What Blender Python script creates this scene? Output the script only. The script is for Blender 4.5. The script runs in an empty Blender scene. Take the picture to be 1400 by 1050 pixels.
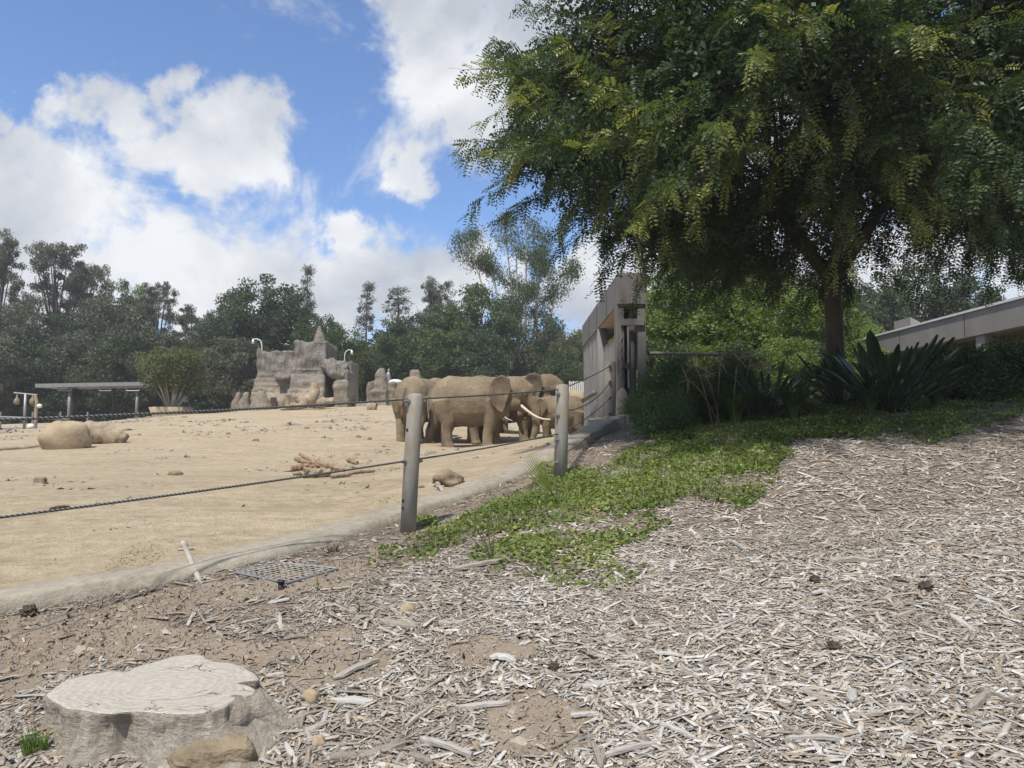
import bpy, math, random
import numpy as np
from mathutils import Vector, Matrix, noise as mnoise

scene = bpy.context.scene
col = scene.collection
R = math.radians
# ---------------------------------------------------------------- camera
FPX = 1050.0; EYE = 1.6; HORIZON = 590.0          # focal length and horizon in photo pixels
PITCH = math.atan((HORIZON - 525.0) / FPX)
cam_d = bpy.data.cameras.new('camera')
cam_d.sensor_width = 36.0; cam_d.lens = 36.0 * FPX / 1400.0
cam_d.clip_start = 0.05; cam_d.clip_end = 3000
cam = bpy.data.objects.new('camera', cam_d); col.objects.link(cam)
cam.location = (0, 0, EYE); cam.rotation_euler = (R(90) + PITCH, 0, 0)
scene.camera = cam
scene.render.resolution_x = 1024; scene.render.resolution_y = 768
# ---------------------------------------------------------------- sun, exposure
SUN_EL = R(62); SUN_AZ = R(203)                   # azimuth clockwise from +Y (view direction)
sd = bpy.data.lights.new('sun', 'SUN'); sd.energy = 4.3; sd.angle = R(2.2); sd.color = (1.0, 0.95, 0.86)
sun = bpy.data.objects.new('sun', sd); col.objects.link(sun)
sdir = Vector((math.sin(SUN_AZ) * math.cos(SUN_EL), math.cos(SUN_AZ) * math.cos(SUN_EL), math.sin(SUN_EL)))
sun.rotation_euler = sdir.to_track_quat('Z', 'Y').to_euler(); sun.location = (0, 0, 30)
vs = scene.view_settings
vs.view_transform = 'Standard'; vs.look = 'None'; vs.gamma = 1.0; vs.use_curve_mapping = False
vs.exposure = 0.30
scene.cycles.max_bounces = 6; scene.cycles.diffuse_bounces = 3; scene.cycles.transmission_bounces = 4
scene.cycles.transparent_max_bounces = 6

def pdir(px, py):
    u = (px - 700.0) / FPX; v = (525.0 - py) / FPX
    c, s = math.cos(PITCH), math.sin(PITCH)
    return np.array([u, c - v * s, s + v * c])
def W(px, py, d):
    """point on the pixel's ray at forward distance d"""
    r = pdir(px, py); return np.array([0, 0, EYE]) + r * (d / r[1])
def topix(x, y, z):
    c, s = math.cos(PITCH), math.sin(PITCH)
    zz = z - EYE; f = y * c + zz * s; v = -y * s + zz * c
    f = np.maximum(f, 1e-3)
    return 700 + FPX * x / f, 525 - FPX * v / f

# ---------------------------------------------------------------- world: Nishita sky with clouds
world = bpy.data.worlds.new('World'); scene.world = world; world.use_nodes = True
nt = world.node_tree; nt.nodes.clear()
def N(t, typ, **kw):
    n = t.nodes.new(typ)
    for k, v in kw.items():
        if k == 'inp':
            for i, val in v.items(): n.inputs[i].default_value = val
        else: setattr(n, k, v)
    return n
L = nt.links.new
sky = N(nt, 'ShaderNodeTexSky', sky_type='NISHITA', sun_disc=False, sun_elevation=SUN_EL, sun_rotation=SUN_AZ,
        air_density=1.0, dust_density=0.6, ozone_density=2.2, altitude=100)
tc = N(nt, 'ShaderNodeTexCoord')
nz = N(nt, 'ShaderNodeVectorMath', operation='NORMALIZE'); L(tc.outputs['Generated'], nz.inputs[0])
# warp the lookup direction so cloud edges are ragged
wn = N(nt, 'ShaderNodeTexNoise', inp={'Scale': 3.4, 'Detail': 9.0, 'Roughness': 0.64}); L(nz.outputs[0], wn.inputs['Vector'])
wsub = N(nt, 'ShaderNodeVectorMath', operation='SUBTRACT'); L(wn.outputs['Color'], wsub.inputs[0]); wsub.inputs[1].default_value = (.5, .5, .5)
wsc = N(nt, 'ShaderNodeVectorMath', operation='SCALE'); wsc.inputs['Scale'].default_value = 0.26; L(wsub.outputs[0], wsc.inputs[0])
wadd = N(nt, 'ShaderNodeVectorMath', operation='ADD'); L(nz.outputs[0], wadd.inputs[0]); L(wsc.outputs[0], wadd.inputs[1])
# cloud banks: (pixel x, pixel y, angular radius) as directions
BANKS = [(0, 310, .17), (100, 270, .12), (265, 155, .07), (165, 345, .14), (60, 390, .18), (290, 395, .10), (160, 130, .06), (60, 190, .07), (20, 130, .04), (110, 130, .05), (330, 200, .07), (280, 230, .085), (220, 200, .07),
         (-150, 250, .20), (620, 50, .13), (690, 120, .13), (730, 30, .16), (550, 0, .07), (660, 190, .07), (860, 60, .25),
         (465, 325, .05), (500, 375, .08), (570, 385, .09), (630, 375, .07), (430, 420, .10), (790, 400, .10), (720, 410, .08), (545, 255, .055),
         (1000, 330, .2), (1250, 390, .2), (1380, 360, .15), (330, 430, .15), (900, 430, .15), (235, 95, .045)]
acc = None
for (bx, by, br) in BANKS:
    d = pdir(bx, by); d = d / np.linalg.norm(d)
    dist = N(nt, 'ShaderNodeVectorMath', operation='DISTANCE'); L(wadd.outputs[0], dist.inputs[0]); dist.inputs[1].default_value = tuple(d)
    mr = N(nt, 'ShaderNodeMapRange', interpolation_type='SMOOTHSTEP', inp={1: 0.0, 2: br * 1.18, 3: 1.0, 4: 0.0}); L(dist.outputs['Value'], mr.inputs[0])
    if acc is None: acc = mr.outputs[0]
    else:
        mx = N(nt, 'ShaderNodeMath', operation='SMOOTH_MAX', inp={2: 0.25}); L(acc, mx.inputs[0]); L(mr.outputs[0], mx.inputs[1]); acc = mx.outputs[0]
# the same broken cumulus everywhere else
big = N(nt, 'ShaderNodeTexNoise', inp={'Scale': 2.1, 'Detail': 3.0}); L(wadd.outputs[0], big.inputs['Vector'])
bigm = N(nt, 'ShaderNodeMapRange', interpolation_type='SMOOTHSTEP', inp={1: .48, 2: .62}); L(big.outputs[0], bigm.inputs[0])
fdot = N(nt, 'ShaderNodeVectorMath', operation='DOT_PRODUCT'); L(nz.outputs[0], fdot.inputs[0])
fd = pdir(700, 330); fdot.inputs[1].default_value = tuple(fd / np.linalg.norm(fd))
fm = N(nt, 'ShaderNodeMapRange', interpolation_type='SMOOTHSTEP', inp={1: .80, 2: .70}); L(fdot.outputs['Value'], fm.inputs[0])
bm_ = N(nt, 'ShaderNodeMath', operation='MULTIPLY'); L(bigm.outputs[0], bm_.inputs[0]); L(fm.outputs[0], bm_.inputs[1])
mx = N(nt, 'ShaderNodeMath', operation='MAXIMUM'); L(acc, mx.inputs[0]); L(bm_.outputs[0], mx.inputs[1]); acc = mx.outputs[0]
det = N(nt, 'ShaderNodeTexNoise', inp={'Scale': 6.0, 'Detail': 12.0, 'Roughness': 0.63, 'Distortion': 0.5}); L(nz.outputs[0], det.inputs['Vector'])
dsub = N(nt, 'ShaderNodeMath', operation='MULTIPLY_ADD', inp={1: 2.6, 2: -1.38}); L(det.outputs[0], dsub.inputs[0])
dens = N(nt, 'ShaderNodeMath', operation='ADD'); L(acc, dens.inputs[0]); L(dsub.outputs[0], dens.inputs[1])
cov = N(nt, 'ShaderNodeMapRange', interpolation_type='SMOOTHSTEP', inp={1: .10, 2: .62}); L(dens.outputs[0], cov.inputs[0])
# lit tops and greyer bellies: compare the detail noise with itself a little higher up
off = N(nt, 'ShaderNodeVectorMath', operation='ADD'); L(nz.outputs[0], off.inputs[0]); off.inputs[1].default_value = (-.02, 0, .055)
det2 = N(nt, 'ShaderNodeTexNoise', inp={'Scale': 5.0, 'Detail': 6.0, 'Roughness': 0.55, 'Distortion': 0.3}); L(off.outputs[0], det2.inputs['Vector'])
shd = N(nt, 'ShaderNodeMapRange', inp={1: .38, 2: .62, 3: 1.0, 4: 0.0}); L(det2.outputs[0], shd.inputs[0])
ccol = N(nt, 'ShaderNodeMix', data_type='RGBA'); L(shd.outputs[0], ccol.inputs[0])
ccol.inputs[6].default_value = (2.9, 3.15, 3.55, 1); ccol.inputs[7].default_value = (5.1, 5.2, 5.35, 1)
smul = N(nt, 'ShaderNodeVectorMath', operation='MULTIPLY'); L(sky.outputs[0], smul.inputs[0]); smul.inputs[1].default_value = (0.70, 0.82, 1.0)
mixc = N(nt, 'ShaderNodeMix', data_type='RGBA'); L(cov.outputs[0], mixc.inputs[0]); L(smul.outputs[0], mixc.inputs[6]); L(ccol.outputs[2], mixc.inputs[7])
bg = N(nt, 'ShaderNodeBackground'); bg.inputs[1].default_value = 0.15; L(mixc.outputs[2], bg.inputs[0])
wo = N(nt, 'ShaderNodeOutputWorld'); L(bg.outputs[0], wo.inputs[0])
world.cycles.sampling_method = 'MANUAL'; world.cycles.sample_map_resolution = 512

# ---------------------------------------------------------------- helpers
rng = np.random.default_rng(11); rnd = random.Random(5)
def hash2(ix, iy, s=0):
    h = (ix.astype(np.int64) * 374761393 + iy.astype(np.int64) * 668265263 + s * 974634777) & 0xffffffff
    h = ((h ^ (h >> 13)) * 1274126177) & 0xffffffff
    return ((h ^ (h >> 16)) & 0xffff) / 65535.0
def vnoise(x, y, s=0):
    x = np.asarray(x, float); y = np.asarray(y, float)
    ix = np.floor(x).astype(np.int64); iy = np.floor(y).astype(np.int64); fx = x - ix; fy = y - iy
    fx = fx * fx * (3 - 2 * fx); fy = fy * fy * (3 - 2 * fy)
    a = hash2(ix, iy, s); b = hash2(ix + 1, iy, s); c = hash2(ix, iy + 1, s); d = hash2(ix + 1, iy + 1, s)
    return (a * (1 - fx) + b * fx) * (1 - fy) + (c * (1 - fx) + d * fx) * fy
def fbm(x, y, s=0, o=3):
    t = 0; a = .5
    for i in range(o): t = t + a * vnoise(x * 2 ** i, y * 2 ** i, s + i); a *= .5
    return t
def inpoly(px, py, poly):
    px = np.asarray(px, float); py = np.asarray(py, float); r = np.zeros(px.shape, bool); n = len(poly)
    for i in range(n):
        x1, y1 = poly[i]; x2, y2 = poly[(i + 1) % n]
        if y1 == y2: continue
        c = ((y1 > py) != (y2 > py)) & (px < (x2 - x1) * (py - y1) / (y2 - y1) + x1); r ^= c
    return r

def mesh_np(name, V, F, mat=None, smooth=False, attrs=None):
    V = np.asarray(V, np.float32); me = bpy.data.meshes.new(name)
    if isinstance(F, np.ndarray):
        k = F.shape[1]; n = len(F)
        me.vertices.add(len(V)); me.vertices.foreach_set('co', V.ravel())
        me.loops.add(n * k); me.loops.foreach_set('vertex_index', F.astype(np.int32).ravel())
        me.polygons.add(n); me.polygons.foreach_set('loop_start', np.arange(0, n * k, k, dtype=np.int32))
        me.update(calc_edges=True)
    else:
        me.from_pydata([tuple(map(float, v)) for v in V], [], [tuple(map(int, f)) for f in F]); me.update()
    if smooth: me.polygons.foreach_set('use_smooth', np.ones(len(me.polygons), bool))
    if attrs:
        for an, av in attrs.items():
            a = me.attributes.new(an, 'FLOAT', 'POINT'); a.data.foreach_set('value', np.asarray(av, np.float32))
    if mat is not None: me.materials.append(mat)
    return me
def link(name, me, parent=None, loc=None, kind=None):
    o = bpy.data.objects.new(name, me); col.objects.link(o)
    if parent is not None: o.parent = parent
    if loc is not None: o.location = loc
    if kind: o['kind'] = kind
    return o
def tag(o, label, cat, group=None):
    o['label'] = label; o['category'] = cat
    if group: o['group'] = group
    return o
def thing(name, label, cat, loc=(0, 0, 0), rz=0, group=None):
    o = bpy.data.objects.new(name, None); o.empty_display_size = .2; col.objects.link(o)
    o.location = tuple(map(float, loc)); o.rotation_euler = (0, 0, rz)
    return tag(o, label, cat, group)
def part(name, mb, mat, parent, world=True, smooth=False):
    """mesh child; geometry given in world axes is moved to the parent's own frame"""
    V = np.array(mb.v, float).reshape(-1, 3)
    if world and parent is not None:
        p = parent; off_ = np.zeros(3)
        while p is not None: off_ = off_ + np.array(p.location); p = p.parent
        V = V - off_
    return link(name, mesh_np(name, V, mb.f, mat, smooth), parent)
def single(name, mb, mat, label, cat, group=None, smooth=False):
    V = np.array(mb.v, float).reshape(-1, 3)
    base = np.array([V[:, 0].mean(), V[:, 1].mean(), V[:, 2].min()])
    o = link(name, mesh_np(name, V - base, mb.f, mat, smooth), None, base)
    return tag(o, label, cat, group)

class MB:
    def __init__(s): s.v = []; s.f = []
    def add(s, V, F):
        b = len(s.v); s.v.extend([tuple(map(float, p)) for p in V]); s.f.extend([tuple(int(i) + b for i in q) for q in F]); return s
    def box(s, x0, x1, y0, y1, z0, z1, bev=0.0):
        if bev <= 0:
            V = [(x, y, z) for x in (x0, x1) for y in (y0, y1) for z in (z0, z1)]
            F = [(0, 1, 3, 2), (4, 6, 7, 5), (0, 4, 5, 1), (2, 3, 7, 6), (0, 2, 6, 4), (1, 5, 7, 3)]
            return s.add(V, F)
        b = bev; V = []; 
        ring = [(x0 + b, y0), (x1 - b, y0), (x1, y0 + b), (x1, y1 - b), (x1 - b, y1), (x0 + b, y1), (x0, y1 - b), (x0, y0 + b)]
        ins = [(x0 + b, y0 + b), (x1 - b, y0 + b), (x1 - b, y0 + b), (x1 - b, y1 - b), (x1 - b, y1 - b), (x0 + b, y1 - b), (x0 + b, y1 - b), (x0 + b, y0 + b)]
        for z, rr in ((z0, ins), (z0 + b, ring), (z1 - b, ring), (z1, ins)):
            V += [(p[0], p[1], z) for p in rr]
        F = []
        for k in range(3):
            for i in range(8): j = (i + 1) % 8; F.append((k * 8 + i, k * 8 + j, k * 8 + 8 + j, k * 8 + 8 + i))
        F.append((6, 4, 2, 0)); F.append((24, 26, 28, 30))
        F = [f for f in F]
        return s.add(V, F)
    def tube(s, pts, rad, n=10, cap=True, ell=None, up=None):
        """loft along pts; rad scalar/list; ell optional list of (side radius, up radius)"""
        P = [np.array(p, float) for p in pts]; m = len(P); V = []
        if np.isscalar(rad): rad = [rad] * m
        elif len(rad) != m: rad = list(np.interp(np.linspace(0, 1, m), np.linspace(0, 1, len(rad)), rad))
        prev = None
        for i in range(m):
            t = P[min(i + 1, m - 1)] - P[max(i - 1, 0)]; t = t / (np.linalg.norm(t) + 1e-9)
            if up is not None: u0 = np.array(up, float)
            elif prev is not None: u0 = prev
            else: u0 = np.array([0, 0, 1.]) if abs(t[2]) < .9 else np.array([0, 1., 0])
            a = np.cross(t, u0); a /= (np.linalg.norm(a) + 1e-9); b = np.cross(a, t); prev = b
            ra, rb = (ell[i] if ell is not None else (rad[i], rad[i]))
            for k in range(n):
                q = 2 * math.pi * k / n; V.append(P[i] + a * ra * math.cos(q) + b * rb * math.sin(q))
        F = []
        for i in range(m - 1):
            for k in range(n):
                k2 = (k + 1) % n; F.append((i * n + k, i * n + k2, (i + 1) * n + k2, (i + 1) * n + k))
        if cap: F.append(tuple(range(n - 1, -1, -1))); F.append(tuple((m - 1) * n + k for k in range(n)))
        return s.add(V, F)
    def cyl(s, x, y, z0, z1, r, n=16, r2=None, dome=0.0, lean=(0, 0)):
        r2 = r if r2 is None else r2; pts = [(x, y, z0), (x + lean[0], y + lean[1], z1)]; rr = [r, r2]
        if dome > 0:
            pts += [(x + lean[0], y + lean[1], z1 + dome * .6), (x + lean[0], y + lean[1], z1 + dome)]; rr += [r2 * .8, r2 * .3]
        return s.tube(pts, rr, n)
    def blob(s, c, r, n=12, m=8, seed=0, amp=0.0, freq=1.2, flat=None):
        V = []; F = []
        for i in range(m + 1):
            th = math.pi * i / m
            for k in range(n):
                ph = 2 * math.pi * k / n
                d = Vector((math.sin(th) * math.cos(ph), math.sin(th) * math.sin(ph), math.cos(th)))
                q = 1 + amp * (mnoise.noise(d * freq + Vector((seed * 3.1, seed * 1.7, 0))) * 1.4 + .5 * mnoise.noise(d * freq * 2.7 + Vector((seed, 0, 9))))
                z = d.z * q * r[2]
                if flat is not None and z < -flat * r[2]: z = -flat * r[2]
                V.append((c[0] + d.x * q * r[0], c[1] + d.y * q * r[1], c[2] + z))
        for i in range(m):
            for k in range(n):
                k2 = (k + 1) % n; F.append((i * n + k, (i + 1) * n + k, (i + 1) * n + k2, i * n + k2))
        return s.add(V, F)

def remesh(mb, voxel, smooth_it=4, name='tmp'):
    me = mesh_np(name, mb.v, mb.f); o = bpy.data.objects.new('tmp', me); col.objects.link(o)
    m = o.modifiers.new('r', 'REMESH'); m.mode = 'VOXEL'; m.voxel_size = voxel; m.use_smooth_shade = True
    if smooth_it: sm = o.modifiers.new('s', 'SMOOTH'); sm.factor = .5; sm.iterations = smooth_it
    dg = bpy.context.evaluated_depsgraph_get(); ev = o.evaluated_get(dg)
    out = bpy.data.meshes.new_from_object(ev); bpy.data.objects.remove(o); bpy.data.meshes.remove(me)
    out.name = name; return out
def mesh_displace(me, fn):
    n = len(me.vertices); co = np.empty(n * 3, np.float32); me.vertices.foreach_get('co', co); co = co.reshape(-1, 3)
    no = np.empty(n * 3, np.float32); me.vertex_normals.foreach_get('vector', no); no = no.reshape(-1, 3)
    d = np.array([fn(Vector(c), Vector(q)) for c, q in zip(co, no)], np.float32)
    co = co + no * d[:, None]; me.vertices.foreach_set('co', co.ravel()); me.update()

# ---------------------------------------------------------------- materials
def mat(name, rough=.8, spec=.3):
    m = bpy.data.materials.new(name); m.use_nodes = True; t = m.node_tree; t.nodes.clear()
    out = t.nodes.new('ShaderNodeOutputMaterial'); b = t.nodes.new('ShaderNodeBsdfPrincipled')
    b.inputs['Roughness'].default_value = rough; b.inputs['Specular IOR Level'].default_value = spec
    t.links.new(b.outputs[0], out.inputs[0]); return m, t, b, out
def ramp(t, stops, fac):
    r = t.nodes.new('ShaderNodeValToRGB'); e = r.color_ramp.elements
    while len(e) < len(stops): e.new(.5)
    for i, (p, c) in enumerate(stops): e[i].position = p; e[i].color = (*c, 1)
    t.links.new(fac, r.inputs[0]); return r.outputs[0]
def coords(t, kind='Object', scale=(1, 1, 1)):
    c = t.nodes.new('ShaderNodeTexCoord'); mp = t.nodes.new('ShaderNodeMapping'); mp.inputs['Scale'].default_value = scale
    t.links.new(c.outputs[kind], mp.inputs[0]); return mp.outputs[0]
def worldpos(t, scale=(1, 1, 1)):
    c = t.nodes.new('ShaderNodeNewGeometry'); mp = t.nodes.new('ShaderNodeMapping'); mp.inputs['Scale'].default_value = scale
    t.links.new(c.outputs['Position'], mp.inputs[0]); return mp.outputs[0]
def noise_(t, vec, scale, detail=6, rough=.6, dist=0):
    n = t.nodes.new('ShaderNodeTexNoise'); n.inputs['Scale'].default_value = scale; n.inputs['Detail'].default_value = detail
    n.inputs['Roughness'].default_value = rough; n.inputs['Distortion'].default_value = dist; t.links.new(vec, n.inputs['Vector']); return n.outputs[0]
def mixc_(t, fac, a, b, mode='MIX'):
    m = t.nodes.new('ShaderNodeMix'); m.data_type = 'RGBA'; m.blend_type = mode
    for sock, val in ((m.inputs[0], fac), (m.inputs[6], a), (m.inputs[7], b)):
        if isinstance(val, (int, float)): sock.default_value = val
        elif isinstance(val, tuple): sock.default_value = (*val, 1)
        else: t.links.new(val, sock)
    return m.outputs[2]
def bump(t, b, h, strength=.4, dist=.02):
    n = t.nodes.new('ShaderNodeBump'); n.inputs['Strength'].default_value = strength; n.inputs['Distance'].default_value = dist
    t.links.new(h, n.inputs['Height']); t.links.new(n.outputs[0], b.inputs['Normal']); return n
def math_(t, op, a, b=None, c=None):
    m = t.nodes.new('ShaderNodeMath'); m.operation = op
    for i, v in enumerate((a, b, c)):
        if v is None: continue
        if isinstance(v, (int, float)): m.inputs[i].default_value = v
        else: t.links.new(v, m.inputs[i])
    return m.outputs[0]
def attr(t, name):
    a = t.nodes.new('ShaderNodeAttribute'); a.attribute_name = name; return a.outputs['Fac']
def orand(t):
    return t.nodes.new('ShaderNodeObjectInfo').outputs['Random']

def simple(name, c1, c2, scale=4, rough=.8, bstr=.3, bdist=.01, stretch=(1, 1, 1), spec=.3, metallic=0, detail=7, use='Object'):
    m, t, b, o = mat(name, rough, spec); v = coords(t, use, stretch)
    n = noise_(t, v, scale, detail, .65); c = ramp(t, [(.3, c1), (.7, c2)], n)
    t.links.new(c, b.inputs['Base Color']); b.inputs['Metallic'].default_value = metallic
    n2 = noise_(t, v, scale * 5, 5, .6); bump(t, b, n2, bstr, bdist); return m
def leafmat(name, stops, rough=.5, trans=.35, tcol=(1.25, 1.3, .6), spec=.35):
    """leaf colour from the per-leaf 'tint' attribute, with light coming through the blade"""
    m, t, b, o = mat(name, rough, spec); c = ramp(t, stops, attr(t, 'tint')); t.links.new(c, b.inputs['Base Color'])
    tr = t.nodes.new('ShaderNodeBsdfTranslucent'); tcx = mixc_(t, 1.0, c, tcol, 'MULTIPLY'); t.links.new(tcx, tr.inputs[0])
    ms = t.nodes.new('ShaderNodeMixShader'); ms.inputs[0].default_value = trans
    t.links.new(b.outputs[0], ms.inputs[1]); t.links.new(tr.outputs[0], ms.inputs[2]); t.links.new(ms.outputs[0], o.inputs[0]); return m

M = {}
M['leaf_main'] = leafmat('shade_tree_leaf', [(0, (.032, .058, .028)), (.5, (.058, .094, .038)), (.78, (.108, .148, .05)), (1, (.27, .265, .07))], .42, .36, (1.15, 1.25, .6))
M['leaf_dark'] = leafmat('dark_leaf', [(0, (.034, .05, .03)), (.6, (.06, .088, .045)), (1, (.10, .13, .065))], .55, .3)
M['leaf_grey'] = leafmat('grey_green_leaf', [(0, (.06, .068, .05)), (.6, (.105, .115, .08)), (1, (.165, .165, .115))], .55, .3)
M['leaf_mid'] = leafmat('mid_leaf', [(0, (.035, .055, .024)), (.6, (.07, .105, .036)), (1, (.12, .16, .055))], .55, .3)
M['leaf_light'] = leafmat('light_leaf', [(0, (.08, .125, .035)), (.6, (.165, .225, .06)), (1, (.27, .31, .09))], .5, .45)
M['leaf_olive'] = leafmat('olive_leaf', [(0, (.07, .092, .035)), (.6, (.115, .135, .052)), (1, (.165, .175, .07))], .55, .3)
M['ivy'] = leafmat('ground_cover_leaf', [(0, (.075, .11, .024)), (.5, (.15, .20, .045)), (.85, (.23, .275, .075)), (1, (.40, .34, .09))], .45, .35)
M['grass'] = leafmat('grass_blade', [(0, (.09, .15, .03)), (.6, (.15, .22, .05)), (1, (.33, .31, .13))], .5, .35)
M['strel'] = leafmat('paddle_leaf', [(0, (.028, .062, .028)), (1, (.05, .095, .042))], .35, .12, (1.2, 1.3, .6), .5)
M['hedge'] = leafmat('shrub_leaf', [(0, (.03, .056, .018)), (.6, (.062, .112, .03)), (1, (.125, .18, .05))], .5, .3)
M['drygrass'] = leafmat('dry_litter', [(0, (.10, .065, .04)), (.6, (.19, .13, .08)), (1, (.33, .25, .16))], .8, .15, (1, 1, 1), .1)
M['bark'] = simple('bark', (.045, .034, .026), (.11, .085, .065), 6, .9, .7, .03, (1, 1, .25))
M['bark_pale'] = simple('pale_bark', (.28, .25, .21), (.48, .44, .38), 3, .85, .4, .02, (1, 1, .3))
M['metal'] = simple('galvanised_steel', (.22, .225, .225), (.31, .31, .30), 9, .5, .12, .004, (1, 1, .4), .4, .55)
M['metal_dark'] = simple('dark_steel', (.06, .06, .06), (.11, .105, .10), 9, .55, .2, .003, spec=.4, metallic=.4)
M['rust'] = simple('rusted_steel', (.07, .04, .025), (.16, .09, .05), 14, .8, .5, .004)
M['white'] = simple('white_paint', (.62, .61, .58), (.78, .77, .74), 5, .6, .1, .003)
M['pipe'] = simple('dusty_plastic_pipe', (.30, .265, .21), (.47, .42, .345), 7, .6, .15, .003)
M['black'] = simple('black_plastic_and_hole_shade', (.015, .015, .016), (.035, .035, .036), 9, .5, .1, .002)  # black plastic, also the painted shade of post holes and drain pit
M['concrete'] = simple('concrete', (.25, .22, .175), (.39, .345, .28), 2.6, .9, .5, .012)
M['stone'] = simple('brown_stone', (.13, .095, .06), (.34, .27, .18), 3.5, .9, .8, .03)
M['rock_sand'] = simple('sandy_rock', (.29, .22, .14), (.42, .335, .22), 2.2, .95, .6, .03)
M['log'] = simple('dry_log', (.20, .15, .10), (.42, .335, .235), 3, .9, .8, .03, (1, 1, 1))
M['log_red'] = simple('reddish_log', (.15, .085, .05), (.36, .25, .16), 4, .9, .8, .02)
M['burlap'] = simple('burlap', (.18, .14, .09), (.32, .26, .17), 12, .95, .6, .01)
M['ivory'] = simple('ivory', (.62, .56, .43), (.78, .73, .60), 5, .4, .1, .004, spec=.5)
M['eye'] = simple('dark_eye', (.012, .009, .007), (.02, .014, .01), 9, .2, 0, .001, spec=.5)
M['window_glass'] = simple('window_glass', (.03, .035, .04), (.05, .055, .06), 2, .1, 0, .001, spec=.6)
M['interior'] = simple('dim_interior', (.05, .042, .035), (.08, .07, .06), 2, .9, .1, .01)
# ================================================================ terrain
CP = [W(*p) for p in [
    (0, 1050, 3.6), (350, 1050, 3.65), (700, 1050, 3.5), (1050, 1050, 3.2), (1400, 1050, 3.0),
    (0, 840, 5.3), (390, 786, 5.6), (557, 727, 7.5), (766, 652, 9.55), (850, 584, 16), (700, 658, 9.3),
    (1000, 800, 5.5), (1400, 800, 5.0), (1000, 650, 8.5), (1400, 650, 7.5), (1140, 552, 13), (1400, 558, 11.5), (900, 604, 11), (1000, 574, 12.5),
    (0, 690, 9), (300, 652, 13), (500, 645, 14.5), (90, 615, 24), (350, 610, 24), (640, 612, 26), (780, 604, 27),
    (420, 557, 50), (470, 578, 37), (230, 569, 42), (0, 588, 44), (560, 554, 52), (720, 577, 42), (600, 592, 32), (130, 582, 40), (330, 563, 46)]]
CP += [np.array(p, float) for p in [(0, 0, 0), (-4, 0, -.1), (4, 0, .25), (0, -8, -.3), (-12, -8, -.5), (12, -8, .4), (-14, 4, .1), (12, 5, 1.2),
    (14, 13, 2.1), (13, 24, 2.1), (7, 24, 2.0), (4.5, 20, 1.95), (13, 45, 2.6), (-30, 15, .9), (-45, 40, 1.6), (-60, 10, .8), (40, 0, 1.8), (40, 40, 2.6),
    (-30, 75, 2.6), (0, 75, 3.1), (30, 75, 3.0), (-70, 80, 2.2), (-60, 130, 2.6), (60, 130, 3), (0, 140, 3), (120, 40, 2.6), (-120, 40, 1.8), (0, -60, -.2), (-80, -50, .3), (80, -50, .5)]]
CP = np.array(CP); CXY = CP[:, :2]; CZ = CP[:, 2]; nC = len(CP)
def _k(r2): return np.where(r2 > 1e-12, .5 * r2 * np.log(np.maximum(r2, 1e-12)), 0)
_D = ((CXY[:, None] - CXY[None]) ** 2).sum(-1)
_A = np.zeros((nC + 3, nC + 3)); _A[:nC, :nC] = _k(_D) + np.eye(nC) * 1.2; _A[:nC, nC] = 1; _A[:nC, nC + 1:] = CXY; _A[nC, :nC] = 1; _A[nC + 1:, :nC] = CXY.T
_S = np.linalg.solve(_A, np.concatenate([CZ, np.zeros(3)]))
def H0(x, y):
    x = np.asarray(x, float); y = np.asarray(y, float); sh = x.shape; x = x.ravel(); y = y.ravel()
    o = np.empty(len(x))
    for i in range(0, len(x), 20000):
        a = x[i:i + 20000]; b = y[i:i + 20000]
        r2 = (a[:, None] - CXY[None, :, 0]) ** 2 + (b[:, None] - CXY[None, :, 1]) ** 2
        o[i:i + 20000] = _k(r2) @ _S[:nC] + _S[nC] + _S[nC + 1] * a + _S[nC + 2] * b
    rr = np.hypot(x, y); w = np.clip((rr - 110) / 60, 0, 1); o = o * (1 - w) + 2.6 * w
    return o.reshape(sh)
def H(x, y):
    x = np.asarray(x, float); y = np.asarray(y, float); rr = np.hypot(x, y)
    b = (fbm(x * .9, y * .9, 3) - .45) * .07 + (fbm(x * 4, y * 4, 7, 2) - .37) * .03 + (fbm(x * .22, y * .22, 21) - .45) * .22 * np.clip((rr - 12) / 12, 0, 1)
    return H0(x, y) + b
def Hs(x, y): return float(H(np.array([x]), np.array([y]))[0])
TT = np.concatenate([np.linspace(2.4, 12, 1200), np.linspace(12.01, 70, 2400)])
def G(px, py):
    """where the pixel's ray meets the ground"""
    r = pdir(px, py); r = r / r[1]; x = r[0] * TT; z = EYE + r[2] * TT; h = H(x, TT); k = np.argmax(z < h)
    if not (z < h).any(): k = len(TT) - 1
    return np.array([x[k], TT[k], h[k]])

# kerb centre line (photo pixels), then along the gate wall
KPX = [(-60, 836), (0, 824), (139, 802), (257, 781), (357, 759), (429, 738), (500, 717), (560, 701), (620, 680), (680, 656), (730, 634)]
KERB = [G(*p)[:2] for p in KPX]
KERB += [np.array(p) for p in [(1.05, 12.3), (1.75, 14.6), (2.45, 16.9)]]
KX = np.array(KERB)
yard_poly = [(-90, -20), (-30, 1.0), (-9, 3.6)] + [tuple(p) for p in KERB] + [(2.6, 26), (2.6, 34), (16, 36), (60, 40), (300, 60), (300, 900), (-900, 900), (-900, -20)]
def seg_dist(x, y, P):
    d = np.full(x.shape, 1e9)
    for a, b in zip(P[:-1], P[1:]):
        a = np.array(a); b = np.array(b); ab = b - a; t = np.clip(((x - a[0]) * ab[0] + (y - a[1]) * ab[1]) / (ab @ ab), 0, 1)
        d = np.minimum(d, np.hypot(x - a[0] - t * ab[0], y - a[1] - t * ab[1]))
    return d
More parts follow.
